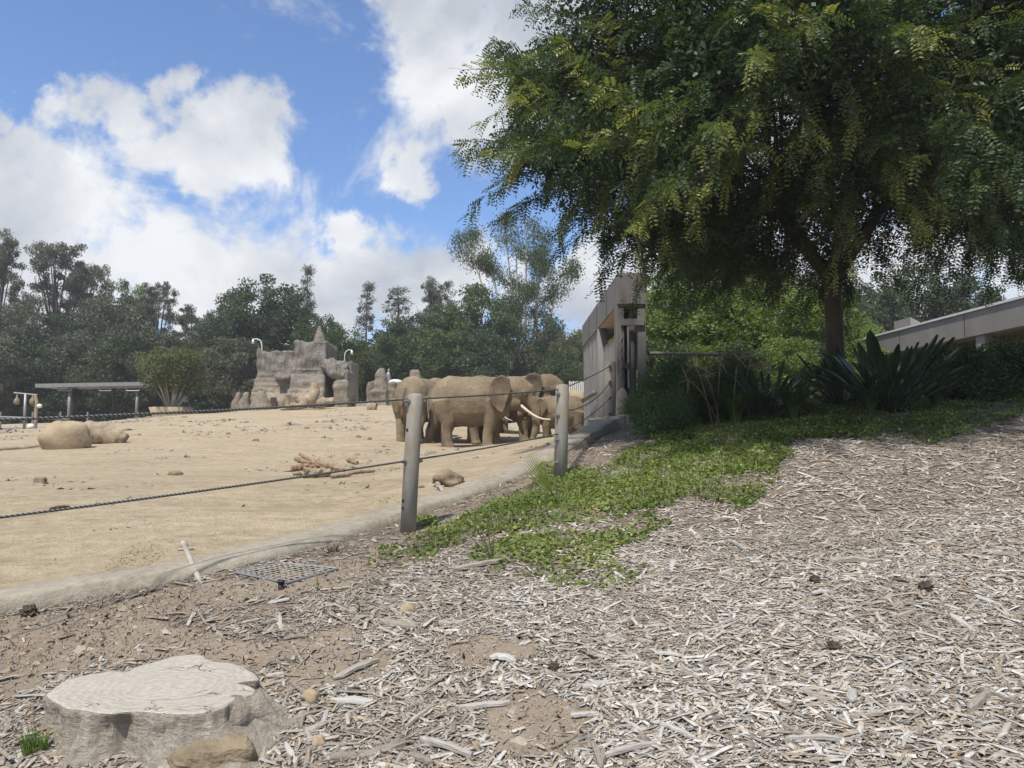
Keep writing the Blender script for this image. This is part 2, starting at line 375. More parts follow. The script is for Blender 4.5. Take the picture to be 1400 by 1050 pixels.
# regions of the bank as seen from above (traced, then laid on the ground)
BARE = [[(0, 845), (300, 800), (470, 760), (640, 690), (745, 640), (700, 700), (560, 740), (480, 800), (300, 830), (200, 850), (420, 890), (330, 925), (150, 905), (0, 960)],
        [(395, 905), (470, 880), (540, 900), (520, 930), (430, 950), (390, 940)],
        [(590, 885), (660, 865), (740, 870), (730, 905), (640, 910)],
        [(665, 965), (740, 935), (800, 965), (790, 1030), (700, 1050), (665, 1010)],
        [(330, 880), (480, 850), (520, 870), (380, 905)]]
IVY = [[(480, 782), (515, 745), (590, 715), (640, 700), (690, 678), (730, 655), (760, 640), (800, 640), (850, 628), (880, 612), (960, 585), (1000, 565), (1060, 550), (1230, 548), (1400, 552),
        (1400, 572), (1320, 590), (1250, 612), (1200, 612), (1150, 600), (1080, 598), (1072, 640), (1045, 672), (1000, 692), (950, 690), (880, 700), (800, 708), (740, 715), (690, 725), (640, 745), (600, 765), (530, 790)],
       [(650, 775), (690, 735), (760, 730), (830, 725), (900, 700), (910, 720), (860, 745), (845, 790), (800, 803), (730, 792), (670, 790)], [(850, 770), (890, 772), (885, 795), (850, 798)]]
def region(x, y, z, polys, soft=14.0, seed=40):
    px, py = topix(x, y, z); jx = (fbm(x * 2.2, y * 2.2, seed) - .45) * 2 * soft * 1.6; jy = (fbm(x * 2.2, y * 2.2, seed + 9) - .45) * 2 * soft
    r = np.zeros(np.shape(px), bool)
    for p in polys: r |= inpoly(px + jx, py + jy, p)
    return r & (y > 1.5)

# polar ground grid round the camera
ang = np.concatenate([np.arange(-180, -52, 4.0), np.arange(-52, 52, .55), np.arange(52, 180, 4.0)]); ang = np.radians(ang)
rad = [.35]
while rad[-1] < 450: rad.append(rad[-1] * (1.021 if rad[-1] < 60 else 1.09))
rad = np.array(rad); RR, AA = np.meshgrid(rad, ang, indexing='ij')
GX = RR * np.sin(AA); GY = RR * np.cos(AA); GZ = H(GX, GY)
V = np.stack([GX, GY, GZ], -1).reshape(-1, 3); nr, na = RR.shape
i0 = (np.arange(nr - 1)[:, None] * na + np.arange(na)[None]); i1 = (np.arange(nr - 1)[:, None] * na + (np.arange(na)[None] + 1) % na)
F = np.stack([i0, i0 + na, i1 + na, i1], -1).reshape(-1, 4)[:, ::-1]
FC = V[F].mean(1); isyard = inpoly(FC[:, 0], FC[:, 1], yard_poly)
bare = np.zeros(len(V)); near = (np.hypot(V[:, 0], V[:, 1]) < 20) & (V[:, 1] > 1)
bare[near] = region(V[near, 0], V[near, 1], V[near, 2], BARE).astype(float)
def submesh(mask):
    f = F[mask]; u, inv = np.unique(f, return_inverse=True); return V[u], inv.reshape(f.shape), u

# sand
m, t, b, o = mat('yard_sand', .95, .15); p = worldpos(t)
n1 = noise_(t, worldpos(t, (.5, 1.1, 1)), .8, 9, .68, .6); n2 = noise_(t, p, 5, 6, .6); n3 = noise_(t, p, 38, 5, .65)
c = ramp(t, [(.3, (.31, .245, .162)), (.5, (.445, .358, .24)), (.68, (.54, .448, .312))], n1)
c = mixc_(t, .45, c, ramp(t, [(.35, (.31, .245, .16)), (.65, (.56, .462, .322))], n2))
sp = noise_(t, worldpos(t, (.6, 1.6, 1)), 1.1, 5, .7); spf = math_(t, 'MULTIPLY', ramp(t, [(.56, (0, 0, 0)), (.68, (1, 1, 1))], sp), ramp(t, [(.5, (0, 0, 0)), (.6, (1, 1, 1))], n3))
trk = noise_(t, worldpos(t, (.22, 1.5, 1)), 1.6, 8, .7, 1.2); c = mixc_(t, math_(t, 'MULTIPLY', ramp(t, [(.52, (0, 0, 0)), (.64, (1, 1, 1))], trk), .4), c, (.31, .25, .175)); c = mixc_(t, math_(t, 'MULTIPLY', spf, .6), c, (.21, .165, .11)); t.links.new(c, b.inputs['Base Color'])
bump(t, b, math_(t, 'ADD', math_(t, 'MULTIPLY', n2, 2.4), math_(t, 'MULTIPLY_ADD', trk, 1.5, n3)), .9, .05); M['sand'] = m
# soil under the mulch
m, t, b, o = mat('mulch_soil', .95, .1); p = worldpos(t)
n1 = noise_(t, p, 1.3, 6, .6); n2 = noise_(t, p, 30, 6, .7); n4 = noise_(t, p, 9, 5, .6)
vor = t.nodes.new('ShaderNodeTexVoronoi'); vor.inputs['Scale'].default_value = 34; t.links.new(worldpos(t, (1, 1.7, 1)), vor.inputs['Vector'])
soil = ramp(t, [(.25, (.135, .105, .077)), (.5, (.22, .175, .13)), (.8, (.33, .27, .205))], mixc_(t, .5, n2, n4))
soil = mixc_(t, .4, soil, ramp(t, [(.3, (.20, .158, .115)), (.7, (.40, .33, .25))], n1))
chipc = ramp(t, [(0, (.07, .053, .04)), (.5, (.16, .125, .095)), (1, (.34, .295, .24))], vor.outputs['Color'])
c = mixc_(t, attr(t, 'bare'), chipc, soil); t.links.new(c, b.inputs['Base Color']); bump(t, b, math_(t, 'ADD', n2, n4), .7, .03); M['soil'] = m

vv, ff, u = submesh(~isyard); bank = link('mulch_bank', mesh_np('mulch_bank', vv, ff, M['soil'], True, {'bare': bare[u]}), kind='structure')
vv, ff, u = submesh(isyard); yard = link('sand_yard', mesh_np('sand_yard', vv, ff, M['sand'], True), kind='structure')

# ================================================================ kerb
m, t, b, o = mat('dusty_kerb_concrete', .95, .12); p = worldpos(t); n = noise_(t, p, 1.6, 7, .65); n2 = noise_(t, p, 14, 7, .7); n3 = noise_(t, p, 60, 4, .6)
c = ramp(t, [(.35, (.24, .212, .165)), (.65, (.36, .322, .255))], n); c = mixc_(t, .45, c, ramp(t, [(.35, (.17, .15, .115)), (.65, (.42, .375, .30))], n2))
wvk = t.nodes.new('ShaderNodeTexVoronoi'); wvk.feature = 'DISTANCE_TO_EDGE'; wvk.inputs['Scale'].default_value = .55; t.links.new(p, wvk.inputs['Vector']); ck = ramp(t, [(0, (1, 1, 1)), (.012, (0, 0, 0))], wvk.outputs['Distance'])
c = mixc_(t, .0, c, (.09, .07, .05)); t.links.new(c, b.inputs['Base Color']); bump(t, b, math_(t, 'ADD', n2, math_(t, 'MULTIPLY', n3, .5)), .7, .02); M['kerb'] = m
def resample(P, step):
    P = np.array(P); d = np.r_[0, np.cumsum(np.hypot(*np.diff(P[:, :2], axis=0).T))]; s = np.arange(0, d[-1], step)
    return np.stack([np.interp(s, d, P[:, i]) for i in range(P.shape[1])], -1), s, d[-1]
def smoothpath(P, it=3):
    P = np.array(P, float)
    for _ in range(it):
        Q = [P[0]]
        for a, c2 in zip(P[:-1], P[1:]): Q += [.75 * a + .25 * c2, .25 * a + .75 * c2]
        P = np.array(Q + [P[-1]])
    return P
KP = smoothpath([np.array(p) for p in [(-9, 3.6)]] + KERB); KP, ks, kl = resample(KP, .12)
tan_ = np.gradient(KP, axis=0); tan_ /= np.linalg.norm(tan_, axis=1)[:, None]; nrm = np.stack([-tan_[:, 1], tan_[:, 0]], -1)
kz = H0(KP[:, 0], KP[:, 1]); prof = [(-.24, -.25), (-.23, .012), (-.19, .048), (-.17, .06), (-.05, .063), (.08, .063), (.17, .06), (.19, .048), (.22, .012), (.23, -.3)]
kze = [H(KP[:, 0] + nrm[:, 0] * a, KP[:, 1] + nrm[:, 1] * a) for a, h in prof]; Vk = []; mB = MB()
for i in range(len(KP)):
    g = np.clip((KP[i, 1] - 10.5) / 5, 0, 1) * .20
    for k, (a, h) in enumerate(prof):
        w = 1 + .05 * math.sin(ks[i] * 1.7 + k)
        q = KP[i] + nrm[i] * a * w; e_ = kze[k][i]; Vk.append((q[0], q[1], (e_ + h if abs(a) > .19 else kz[i] + h + g) + .012 * (mnoise.noise(Vector((q[0] * 2, q[1] * 2, k)))) ))
nk = len(prof); Fk = []
for i in range(len(KP) - 1):
    for k in range(nk - 1): Fk.append((i * nk + k, i * nk + k + 1, (i + 1) * nk + k + 1, (i + 1) * nk + k))
Fk.append(tuple(range(nk))); Fk.append(tuple((len(KP) - 1) * nk + k for k in range(nk - 1, -1, -1)))
mB.add(Vk, Fk); single('concrete_kerb', mB, M['kerb'], 'long low curving concrete kerb between the sand yard and the mulch bank', 'kerb', smooth=True)

# ================================================================ fence posts and cables
m, t, b, o = mat('weathered_grey_post', .6, .35); v = coords(t, 'Object', (1, 1, .18))
n = noise_(t, v, 9, 7, .65); c = ramp(t, [(.3, (.19, .18, .155)), (.7, (.33, .315, .28))], n)
n2 = noise_(t, coords(t), 3, 5, .6); c = mixc_(t, math_(t, 'MULTIPLY', ramp(t, [(.42, (0, 0, 0)), (.62, (1, 1, 1))], n2), .75), c, (.22, .175, .115))
t.links.new(c, b.inputs['Base Color']); bump(t, b, n, .25, .004); M['post'] = m
m, t, b, o = mat('twisted_steel_cable', .42, .5); v = coords(t, 'Object')
wv = t.nodes.new('ShaderNodeTexWave'); wv.bands_direction = 'DIAGONAL'; wv.inputs['Scale'].default_value = 14; t.links.new(v, wv.inputs['Vector'])
c = ramp(t, [(.1, (.05, .05, .048)), (.7, (.20, .20, .195))], wv.outputs[0]); t.links.new(c, b.inputs['Base Color']); b.inputs['Metallic'].default_value = .5; bump(t, b, wv.outputs[0], .8, .006); M['cable'] = m

def fence_post(base, h, r, label, bolts, lean=(0, 0), side=(-1, -.35)):
    t_ = thing('fence_post', label, 'post', base, 0, 'cable fence posts')
    mb = MB(); mb.tube([(0, 0, -.15), (lean[0] * .5, lean[1] * .5, h * .5), (lean[0], lean[1], h), (lean[0], lean[1], h + r * .18), (lean[0], lean[1], h + r * .3)], [r, r, r, r * .82, r * .3], 24)
    part('shaft', mb, M['post'], t_, False, True)
    for (bh, kind) in bolts:
        sx, sy = side; nn = math.hypot(sx, sy); sx /= nn; sy /= nn; cx = lean[0] * bh / h; cy = lean[1] * bh / h
        for sg in ((1,) if kind == 'hole' else (1, -1)):
            mb = MB(); q = lambda a: (cx + sx * a * sg, cy + sy * a * sg, bh)
            if kind == 'hole':
                mb.tube([q(r * .96), q(r + .004)], [.017, .015], 10); part('hole_shade_disc', mb, M['black'], t_, False)  # black disc on the surface, painted as the shade inside a hole
            else:
                mb.tube([q(r * .9), q(r + .012)], .026, 12); part('washer', mb, M['metal'], t_, False)
                mb = MB(); mb.tube([q(r + .005), q(r + .04), q(r + .055)], [.014, .014, .011], 8); part('cable_sleeve', mb, M['metal'], t_, False)
    return t_
P1 = G(557, 727); P2 = G(766, 655)
P1t = W(568, 541, P1[1]); P2t = W(769, 528, P2[1]); h1 = P1t[2] - P1[2]; h2 = P2t[2] - P2[2]
fd12 = P2 - P1
d1 = (-.72, -.72)
fence_post(P1, h1, .075, 'leaning grey fence post beside the drain grate with a domed cap', [(h1 - .055, 'c'), (h1 - .33, 'hole'), (h1 - .63, 'c'), (h1 - 1.0, 'hole'), (h1 - 1.07, 'hole')], (P1t[0] - P1[0], 0), d1)
fence_post(P2, h2, .082, 'upright grey fence post with bolt heads rising behind the young palm', [(h2 - .1, 'c'), (h2 - .36, 'c'), (h2 - .655, 'c'), (h2 - .93, 'c')], (P2t[0] - P2[0], 0), (-.62, -.78))
P3 = W(833, 588, 16.0); P3[2] = Hs(P3[0], P3[1]) + .1; P3t = W(837, 496, 16.0); h3 = P3t[2] - P3[2]
t_ = thing('bollard', 'thick dark grey steel bollard where the cables end at the gate', 'bollard', P3)
mb = MB(); mb.tube([(0, 0, -.3), (.03, 0, h3), (.03, 0, h3 + .03), (.03, 0, h3 + .04)], [.125, .125, .105, .05], 24); part('shaft', mb, M['post'], t_, False, True)
for py in (500.5, 522, 544, 566):
    q = W(834, py, 15.85) - P3; mb = MB(); mb.tube([(q[0], q[1] - .02, q[2]), (q[0], q[1] + .1, q[2])], .028, 10); part('cable_anchor', mb, M['metal_dark'], t_, False)
P0 = np.array([-3.75, 4.05, 0]); P0[2] = Hs(P0[0], P0[1])
T0 = W(-60, 581.5, 4.35); h0 = EYE + .02 - P0[2] + .06
fence_post(P0, h0, .075, 'grey fence post where the two long cables begin beside the mulch', [(h0 - .055, 'c'), (h0 - .66, 'c')], (0, 0), (.72, .72))
def sag(a, b2, s, n=14):
    a = np.array(a); b2 = np.array(b2); return [a + (b2 - a) * u - np.array([0, 0, s * 4 * u * (1 - u)]) for u in np.linspace(0, 1, n + 1)]
def cable(runs, label, r=.0088):
    pts = []
    for (a, b2, s) in runs: q = sag(a, b2, s); pts += q if not pts else q[1:]
    mb = MB(); mb.tube(pts, r, 8); single('steel_cable', mb, M['cable'], label, 'cable', 'cables of the yard fence', True)
p1c = lambda py: W(563, py, P1[1]); p2c = lambda py: W(767.5, py, P2[1]); p3c = lambda py: W(834, py, 15.83)
c0 = P0 + np.array([0, 0, h0 - .055]); c0b = P0 + np.array([0, 0, h0 - .66])
cable([(c0, p1c(545.5), .02), (p1c(545.5), p2c(532), .012), (p2c(532), p3c(500.5), .02)], 'topmost twisted steel cable running through the tops of the posts')
cable([(c0b, p1c(629), .02), (p1c(629), p2c(592), .015), (p2c(592), p3c(544), .05)], 'lower twisted steel cable running through the middle of the posts')
cable([(p2c(562), p3c(522), .14)], 'slack short steel cable second from the top between palm post and bollard')
cable([(p2c(622), p3c(566), .07)], 'lowest short steel cable between the palm post and the bollard')

# ================================================================ mulch chips
m, t, b, o = mat('weathered_wood_chip', .85, .2); tv = attr(t, 'tint'); v = worldpos(t)
c = ramp(t, [(0, (.055, .043, .032)), (.22, (.16, .13, .097)), (.45, (.30, .262, .205)), (.7, (.42, .388, .335)), (1, (.60, .578, .535))], tv)
n = noise_(t, v, 60, 4, .6); c = mixc_(t, .35, c, ramp(t, [(.3, (.15, .13, .105)), (.7, (.63, .605, .555))], n)); hue = noise_(t, v, 23, 2, .5); c = mixc_(t, math_(t, 'MULTIPLY', ramp(t, [(.5, (0, 0, 0)), (.62, (1, 1, 1))], hue), .5), c, (.36, .26, .16)); t.links.new(c, b.inputs['Base Color']); bump(t, b, n, .5, .004); M['chip'] = m
m, t, b, o = mat('weathered_wood_piece', .85, .2); v = coords(t, 'Object', (.35, 5, 5)); r_ = orand(t)
n = noise_(t, v, 9, 6, .65); c = ramp(t, [(0, (.12, .095, .07)), (.3, (.27, .235, .185)), (.65, (.40, .385, .355)), (1, (.58, .565, .535))], r_)
c = mixc_(t, .45, c, ramp(t, [(.3, (.13, .10, .075)), (.7, (.62, .58, .51))], n)); t.links.new(c, b.inputs['Base Color']); bump(t, b, n, .9, .008); M['piece'] = m

def ground_normal(x, y, e=.06):
    nx = -(H(x + e, y) - H(x - e, y)) / (2 * e); ny = -(H(x, y + e) - H(x, y - e)) / (2 * e); nn = np.stack([nx, ny, np.ones_like(nx)], -1)
    return nn / np.linalg.norm(nn, axis=1)[:, None]
def sample_bank(n, ymin, ymax):
    """random points on the bank, spread by area in the view wedge"""
    y = np.sqrt(rng.uniform(ymin ** 2, ymax ** 2, n)); x = y * rng.uniform(-.74, .74, n); return x, y
def scatter_chips(n, ymin, ymax, lmul, fine=False):
    x, y = sample_bank(n, ymin, ymax); yd = inpoly(x, y, yard_poly); kd = seg_dist(x, y, KP[::6])
    z = H(x, y); br = region(x, y, z, BARE); iv = region(x, y, z, IVY)
    keep = ~yd & (kd > .22) & (rng.random(n) < np.where(br, .06, 1.0)) & (rng.random(n) < np.where(iv, .45, 1)) & (rng.random(n) < np.where(kd < 1.3, .25, 1))
    x, y, z = x[keep], y[keep], z[keep]; n = len(x); px, py = topix(x, y, z)
    ln = rng.lognormal(math.log(.019), .8, n) * lmul; ln = np.clip(ln, .008, .21); wd = ln * rng.uniform(.10, .5, n); wd = np.clip(wd, .003, .028); th = np.clip(wd * rng.uniform(.1, .35, n), .001, .006)
    a = rng.uniform(0, 2 * math.pi, n); e = np.clip(rng.normal(0, .075, n), -.4, .4); nn = ground_normal(x, y)
    d = np.stack([np.cos(a), np.sin(a), np.zeros(n)], -1); d -= nn * (d * nn).sum(1)[:, None]; d /= np.linalg.norm(d, axis=1)[:, None]
    s = np.cross(nn, d); d = d * np.cos(e)[:, None] + nn * np.sin(e)[:, None]; rl = rng.normal(0, .2, n); up = np.cross(d, s)
    s, up = s * np.cos(rl)[:, None] + up * np.sin(rl)[:, None], up * np.cos(rl)[:, None] - s * np.sin(rl)[:, None]
    c0_ = np.stack([x, y, z + th * .5 + rng.uniform(0, .013, n) + .4 * np.abs(np.sin(e)) * ln * .5], -1)
    L_ = ln[:, None] * .5; Wd = wd[:, None] * .5; Th = th[:, None]
    t1 = rng.uniform(.2, 1, (n, 1)); t2 = rng.uniform(.2, 1, (n, 1))
    pts = [c0_ - d * L_ - s * Wd * t1, c0_ - d * L_ + s * Wd * t1 * .8, c0_ + d * L_ + s * Wd * t2, c0_ + d * L_ - s * Wd * t2 * .8]
    mid = c0_ + d * L_ * rng.uniform(-.3, .3, (n, 1)); pts += [mid - s * Wd + up * Th, mid + s * Wd + up * Th * rng.uniform(.3, 1, (n, 1)), c0_ - up * Th - d * L_ * .6, c0_ - up * Th + d * L_ * .6]
    Vc = np.stack(pts, 1).reshape(-1, 3)
    q = np.array([[0, 1, 5, 4], [4, 5, 2, 3], [0, 4, 6, 6], [4, 3, 7, 6], [1, 6, 5, 5], [5, 6, 7, 2]])
    tris = np.array([[0, 4, 5], [0, 5, 1], [4, 3, 2], [4, 2, 5], [0, 6, 4], [6, 7, 4], [7, 3, 4], [1, 5, 6], [5, 7, 6], [5, 2, 7]])
    Fc = (np.arange(n)[:, None, None] * 8 + tris[None]).reshape(-1, 3)
    right = np.clip((px - 380) / 450, 0, 1) * .26 + np.clip((py - 650) / 300, 0, 1) * .06
    tn = np.clip(rng.beta(1.5, 1.9, n) * .82 + right + (fbm(x * 1.3, y * 1.3, 60) - .46) * .75, 0, 1)
    tn = np.where(rng.random(n) < .27, rng.random(n) * .3, tn)
    if fine:
        Vf_ = np.stack([pts[0], pts[1], pts[2], pts[3], mid + up * Th], 1).reshape(-1, 3); Ff_ = (np.arange(n)[:, None, None] * 5 + np.array([[0, 4, 1], [1, 4, 2], [2, 4, 3], [3, 4, 0]])[None]).reshape(-1, 3)
        return Vf_, Ff_, np.repeat(tn, 5)
    return Vc, Fc, np.repeat(tn, 8)
A1 = scatter_chips(56000, 2.6, 6.4, 1.2); A2 = scatter_chips(26000, 6.4, 12.5, 1.6)
A3 = scatter_chips(170000, 2.6, 6.8, .75, True); A4 = scatter_chips(90000, 6.8, 13, 1.2, True)
Vc = np.concatenate([A1[0], A2[0]]); Fc = np.concatenate([A1[1], A2[1] + len(A1[0])])
def crumbs(n):
    x, y = sample_bank(n, 2.6, 9); z = H(x, y); k = region(x, y, z, BARE) & ~inpoly(x, y, yard_poly) & (seg_dist(x, y, KP[::6]) > .25); x, y, z = x[k], y[k], z[k]; n = len(x); s_ = rng.lognormal(math.log(.006), .6, n)[:, None]; C_ = np.stack([x, y, z + .002], -1)
    Vf_ = np.stack([C_ + s_ * rng.normal(size=(n, 3)) * np.array([1, 1, .2]) for _ in range(4)] + [C_ + np.array([0, 0, 1.]) * s_], 1).reshape(-1, 3)
    return Vf_, (np.arange(n)[:, None, None] * 5 + np.array([[0, 4, 1], [1, 4, 2], [2, 4, 3], [3, 4, 0]])[None]).reshape(-1, 3), np.repeat(np.clip(rng.beta(1.3, 3, n) * .75, 0, 1), 5)
A5 = crumbs(90000); A4 = (np.concatenate([A4[0], A5[0]]), np.concatenate([A4[1], A5[1] + len(A4[0])]), np.concatenate([A4[2], A5[2]]))
Vc = np.concatenate([Vc, A3[0], A4[0]]); Fc = np.concatenate([Fc, A3[1] + len(A1[0]) + len(A2[0]), A4[1] + len(A1[0]) + len(A2[0]) + len(A3[0])])
ch = link('wood_chip_mulch', mesh_np('wood_chip_mulch', Vc, Fc, M['chip'], False, {'tint': np.concatenate([A1[2], A2[2], A3[2], A4[2]])}), kind='stuff')
tag(ch, 'pale weathered wood chip mulch spread over the bank', 'mulch')

# larger splintered pieces, each its own thing
def chip_mesh(i):
    r = random.Random(100 + i); n = 7; V_ = []; asp = r.uniform(.09, .26); th = r.uniform(.04, .09); bend = r.uniform(-.06, .06)
    for k in range(n):
        u = k / (n - 1); w = asp * (.35 + .65 * math.sin(math.pi * min(max(u * .8 + .12, 0), 1)) ** .6) * r.uniform(.8, 1.15); zc = bend * math.sin(math.pi * u)
        if k in (0, n - 1): w *= r.uniform(.25, .9)
        sh = r.uniform(-.02, .02)
        V_ += [(u - .5, -w / 2 + sh, zc), (u - .5, w / 2 + sh, zc), (u - .5, w * .38 + sh, zc + th * r.uniform(.7, 1.1)), (u - .5, sh, zc + th * r.uniform(.9, 1.3)), (u - .5, -w * .4 + sh, zc + th * r.uniform(.6, 1.1))]
    F_ = []
    for k in range(n - 1):
        for j in range(5): j2 = (j + 1) % 5; F_.append((k * 5 + j, k * 5 + j2, k * 5 + 5 + j2, k * 5 + 5 + j))
    F_ += [(4, 3, 2, 1, 0), tuple((n - 1) * 5 + j for j in range(5))]
    return mesh_np('wood_splinter', V_, F_, M['piece'])
CH = [chip_mesh(i) for i in range(10)]
def place_piece(me, g, ln, ang_, label, group=None, wide=1.0, thick=1.0, name='wood_splinter', tilt=0.0):
    o = link(name, me, None, (g[0], g[1], g[2] + .006)); nn = ground_normal(np.array([g[0]]), np.array([g[1]]))[0]
    q = Vector(nn).to_track_quat('Z', 'X'); o.rotation_mode = 'QUATERNION'
    from mathutils import Quaternion
    # align: ground normal, then spin about it
    base = Vector((0, 0, 1)).rotation_difference(Vector(nn)); o.rotation_quaternion = base @ Quaternion((0, 0, 1), ang_) @ Quaternion((0, 1, 0), tilt)
    o.scale = (ln, ln * wide, ln * thick)
    return tag(o, label, 'wood piece', group)
CHUNKS = [((1166, 771), .30, -.25, 1.3, 1.6, 'thick grey wood chunk lying alone among the mulch chips'), ((688, 905), .17, -.5, 2.0, 2.0, 'square grey block of wood beside the bare soil'),
          ((620, 853), .19, .1, 2.3, 1.6, 'blocky grey wood chunk near the sprout'), ((545, 856), .26, -.35, 1.1, 1.0, 'whitish split chip lying near the blocky grey chunk'),
          ((655, 775), .42, .55, .5, .7, 'long pale branch piece below the ground cover'), ((487, 918), .30, .8, .7, .9, 'long grey slat leaning over the bare soil by the stump'),
          ((505, 1030), .34, .25, .9, 1.0, 'brown bark slab lying in front of the stump'), ((610, 1027), .30, -.6, 1.0, 1.0, 'pale thick splinter angled toward the bare hollow'),
          ((572, 985), .19, .9, 1.1, 1.0, 'short grey splinter standing out beside the dark hollow'), ((660, 968), .28, .15, .9, .9, 'fanned silvery splinter at the edge of the hollow'),
          ((405, 874), .15, .15, 1.2, 1.1, 'single silvery chip on the bare soil behind the stump'), ((925, 1003), .24, -.95, .7, .8, 'long white splinter in the thick pale mulch'),
          ((985, 860), .30, .4, .6, .8, 'long pale stick lying across the mulch slope'), ((1180, 772), .2, 1.2, 1.0, 1.0, 'small grey offcut touching the thick grey chunk')]
for k, (pp, ln, an, wd, tk, lb) in enumerate(CHUNKS): place_piece(CH[k % 10], G(*pp), ln, an, lb, None, wd, tk, 'wood_chunk')
cnt = 0
while cnt < 280:
    px = rnd.uniform(380, 1400); py = 690 + 355 * rnd.random() ** .8
    if px < 520 and py < 800: continue
    g = G(px, py)
    if inpoly(np.array([g[0]]), np.array([g[1]]), yard_poly)[0] or g[1] > 8: continue
    if any(inpoly(np.array([px]), np.array([py]), p)[0] for p in IVY) or seg_dist(np.array([g[0]]), np.array([g[1]]), KP[::6])[0] < .8: continue
    if any(inpoly(np.array([px]), np.array([py]), p)[0] for p in BARE) and rnd.random() < .75: continue
    place_piece(CH[rnd.randrange(10)], g, min(.24, rnd.lognormvariate(math.log(.10), .42)), rnd.uniform(0, 6.28), 'pale weathered wood splinter lying loose on top of the mulch', 'larger splinters on the mulch', rnd.uniform(.6, 1.3), rnd.uniform(.6, 1.3), tilt=rnd.gauss(0, .1)); cnt += 1

# ================================================================ tree stump
ZT = G(212, 1033)[2] + .205
RIM = [(180, 262), (215, 236), (250, 215), (340, 187), (430, 170), (500, 175), (520, 165), (590, 140), (680, 115), (750, 107), (812, 110), (828, 132), (920, 140), (990, 158), (1030, 180), (1035, 200), (965, 206), (938, 216), (1000, 224),
       (1044, 244), (985, 262), (920, 284), (900, 312), (830, 334), (760, 345), (640, 339), (560, 328), (500, 330), (450, 341), (390, 337), (330, 324), (260, 318), (240, 300), (205, 286)]
def on_plane(px, py, z):
    r = pdir(px, py); return np.array([0, 0, EYE]) + r * ((z - EYE) / r[2])
rim = smoothpath([on_plane(x / 2.9167, 860 + y / 2.9167, ZT)[:2] for x, y in RIM] + [on_plane(180 / 2.9167, 860 + 262 / 2.9167, ZT)[:2]], 2)[:-1]
nR = len(rim); cen = rim.mean(0); st = thing('tree_stump', 'broad pale grey sawn tree stump with flaring roots and cracked top', 'stump', (cen[0], cen[1], Hs(*cen)))
rel = rim - cen; angs = np.arctan2(rel[:, 1], rel[:, 0]); rr_ = np.hypot(rel[:, 0], rel[:, 1])
base_z = H0(np.array([cen[0]]), np.array([cen[1]]))[0] - .08
levels = [(1.0, 0), (1.01, .008), (1.012, .025), (1.008, .05), (.995, .08), (.99, .11), (1.0, .14), (1.01, .17), (1.03, .20), (1.06, .235), (1.10, .27), (1.14, .31), (1.18, .36)]
Vs = []; Fs = []
htot = ZT - base_z + .05
_nq = on_plane(192, 985, ZT - .1)[:2] - cen; NA = math.atan2(_nq[1], _nq[0]); NOTCH = [(NA, .20, .13), (NA, .05, .06), (NA - .16, .03, .06), (NA + .55, .03, .07), (NA - .55, .03, .05), (NA + 1.1, .04, .06), (NA - .32, .2, -.07), (NA + .35, .22, -.05), (NA - .75, .05, .05), (NA + .8, .06, .06), (NA - 1.0, .05, .05)]
for li, (sc, dz) in enumerate(levels):
    for i in range(nR):
        a_ = angs[i]; root = max(0, math.cos(a_ + .45)) ** 6 * .75 + max(0, math.cos(a_ - 2.9)) ** 6 * .15 + max(0, math.cos(a_ + 2.0)) ** 10 * .15
        u = dz / .36; s2 = 1 + (sc - 1) * (1 + .6 * mnoise.noise(Vector((math.cos(a_) * 2, math.sin(a_) * 2, 3)))) + root * u ** 1.6
        fr_ = min(1, u * 5); s2 += (.05 * mnoise.noise(Vector((math.cos(a_) * 6, math.sin(a_) * 6, u * 1.6))) + .03 * mnoise.noise(Vector((math.cos(a_) * 16, math.sin(a_) * 16, u * 2)))) * fr_
        for an_, wd_, dp_ in NOTCH: s2 -= dp_ * math.exp(-((math.atan2(math.sin(a_ - an_), math.cos(a_ - an_))) / (wd_ * (1 + .5 * u))) ** 2) * fr_ * (1 + .25 * u)
        Vs.append((rel[i, 0] * s2, rel[i, 1] * s2, ZT - dz * htot / .36 + (.012 * mnoise.noise(Vector((rel[i, 0] * 3, rel[i, 1] * 3, 0)))) * (1 if li < 2 else 0) - st.location.z))
for li in range(len(levels) - 1):
    for i in range(nR): j = (i + 1) % nR; Fs.append((li * nR + i, (li + 1) * nR + i, (li + 1) * nR + j, li * nR + j))
m, t, b, o = mat('stump_side_wood', .9, .2); v = coords(t, 'Object', (1, 1, .22)); n = noise_(t, v, 15, 9, .75, .8); n2 = noise_(t, coords(t, 'Object', (1, 1, 2.5)), 14, 6, .6)
c = ramp(t, [(.25, (.30, .25, .185)), (.5, (.52, .46, .37)), (.75, (.68, .625, .53))], n); c = mixc_(t, .3, c, ramp(t, [(.35, (.32, .27, .20)), (.65, (.68, .62, .53))], n2))
t.links.new(c, b.inputs['Base Color']); bump(t, b, math_(t, 'ADD', math_(t, 'MULTIPLY', n, 1.6), n2), 1.0, .05); M['stump_side'] = m
m, t, b, o = mat('stump_cut_face', .9, .15); v = coords(t, 'Object')
ln_ = t.nodes.new('ShaderNodeVectorMath'); ln_.operation = 'LENGTH'; t.links.new(v, ln_.inputs[0])
wob = noise_(t, v, 5, 5, .6); rings = math_(t, 'SINE', math_(t, 'MULTIPLY', math_(t, 'ADD', ln_.outputs['Value'], math_(t, 'MULTIPLY', wob, .22)), 150.0))
fine = noise_(t, coords(t, 'Object', (1, 2.2, 1)), 26, 7, .7)
vc = t.nodes.new('ShaderNodeTexVoronoi'); vc.feature = 'DISTANCE_TO_EDGE'; vc.inputs['Scale'].default_value = 3.1
wv_ = t.nodes.new('ShaderNodeVectorMath'); wv_.operation = 'ADD'; t.links.new(coords(t, 'Object', (.6, 1.5, 1)), wv_.inputs[0])
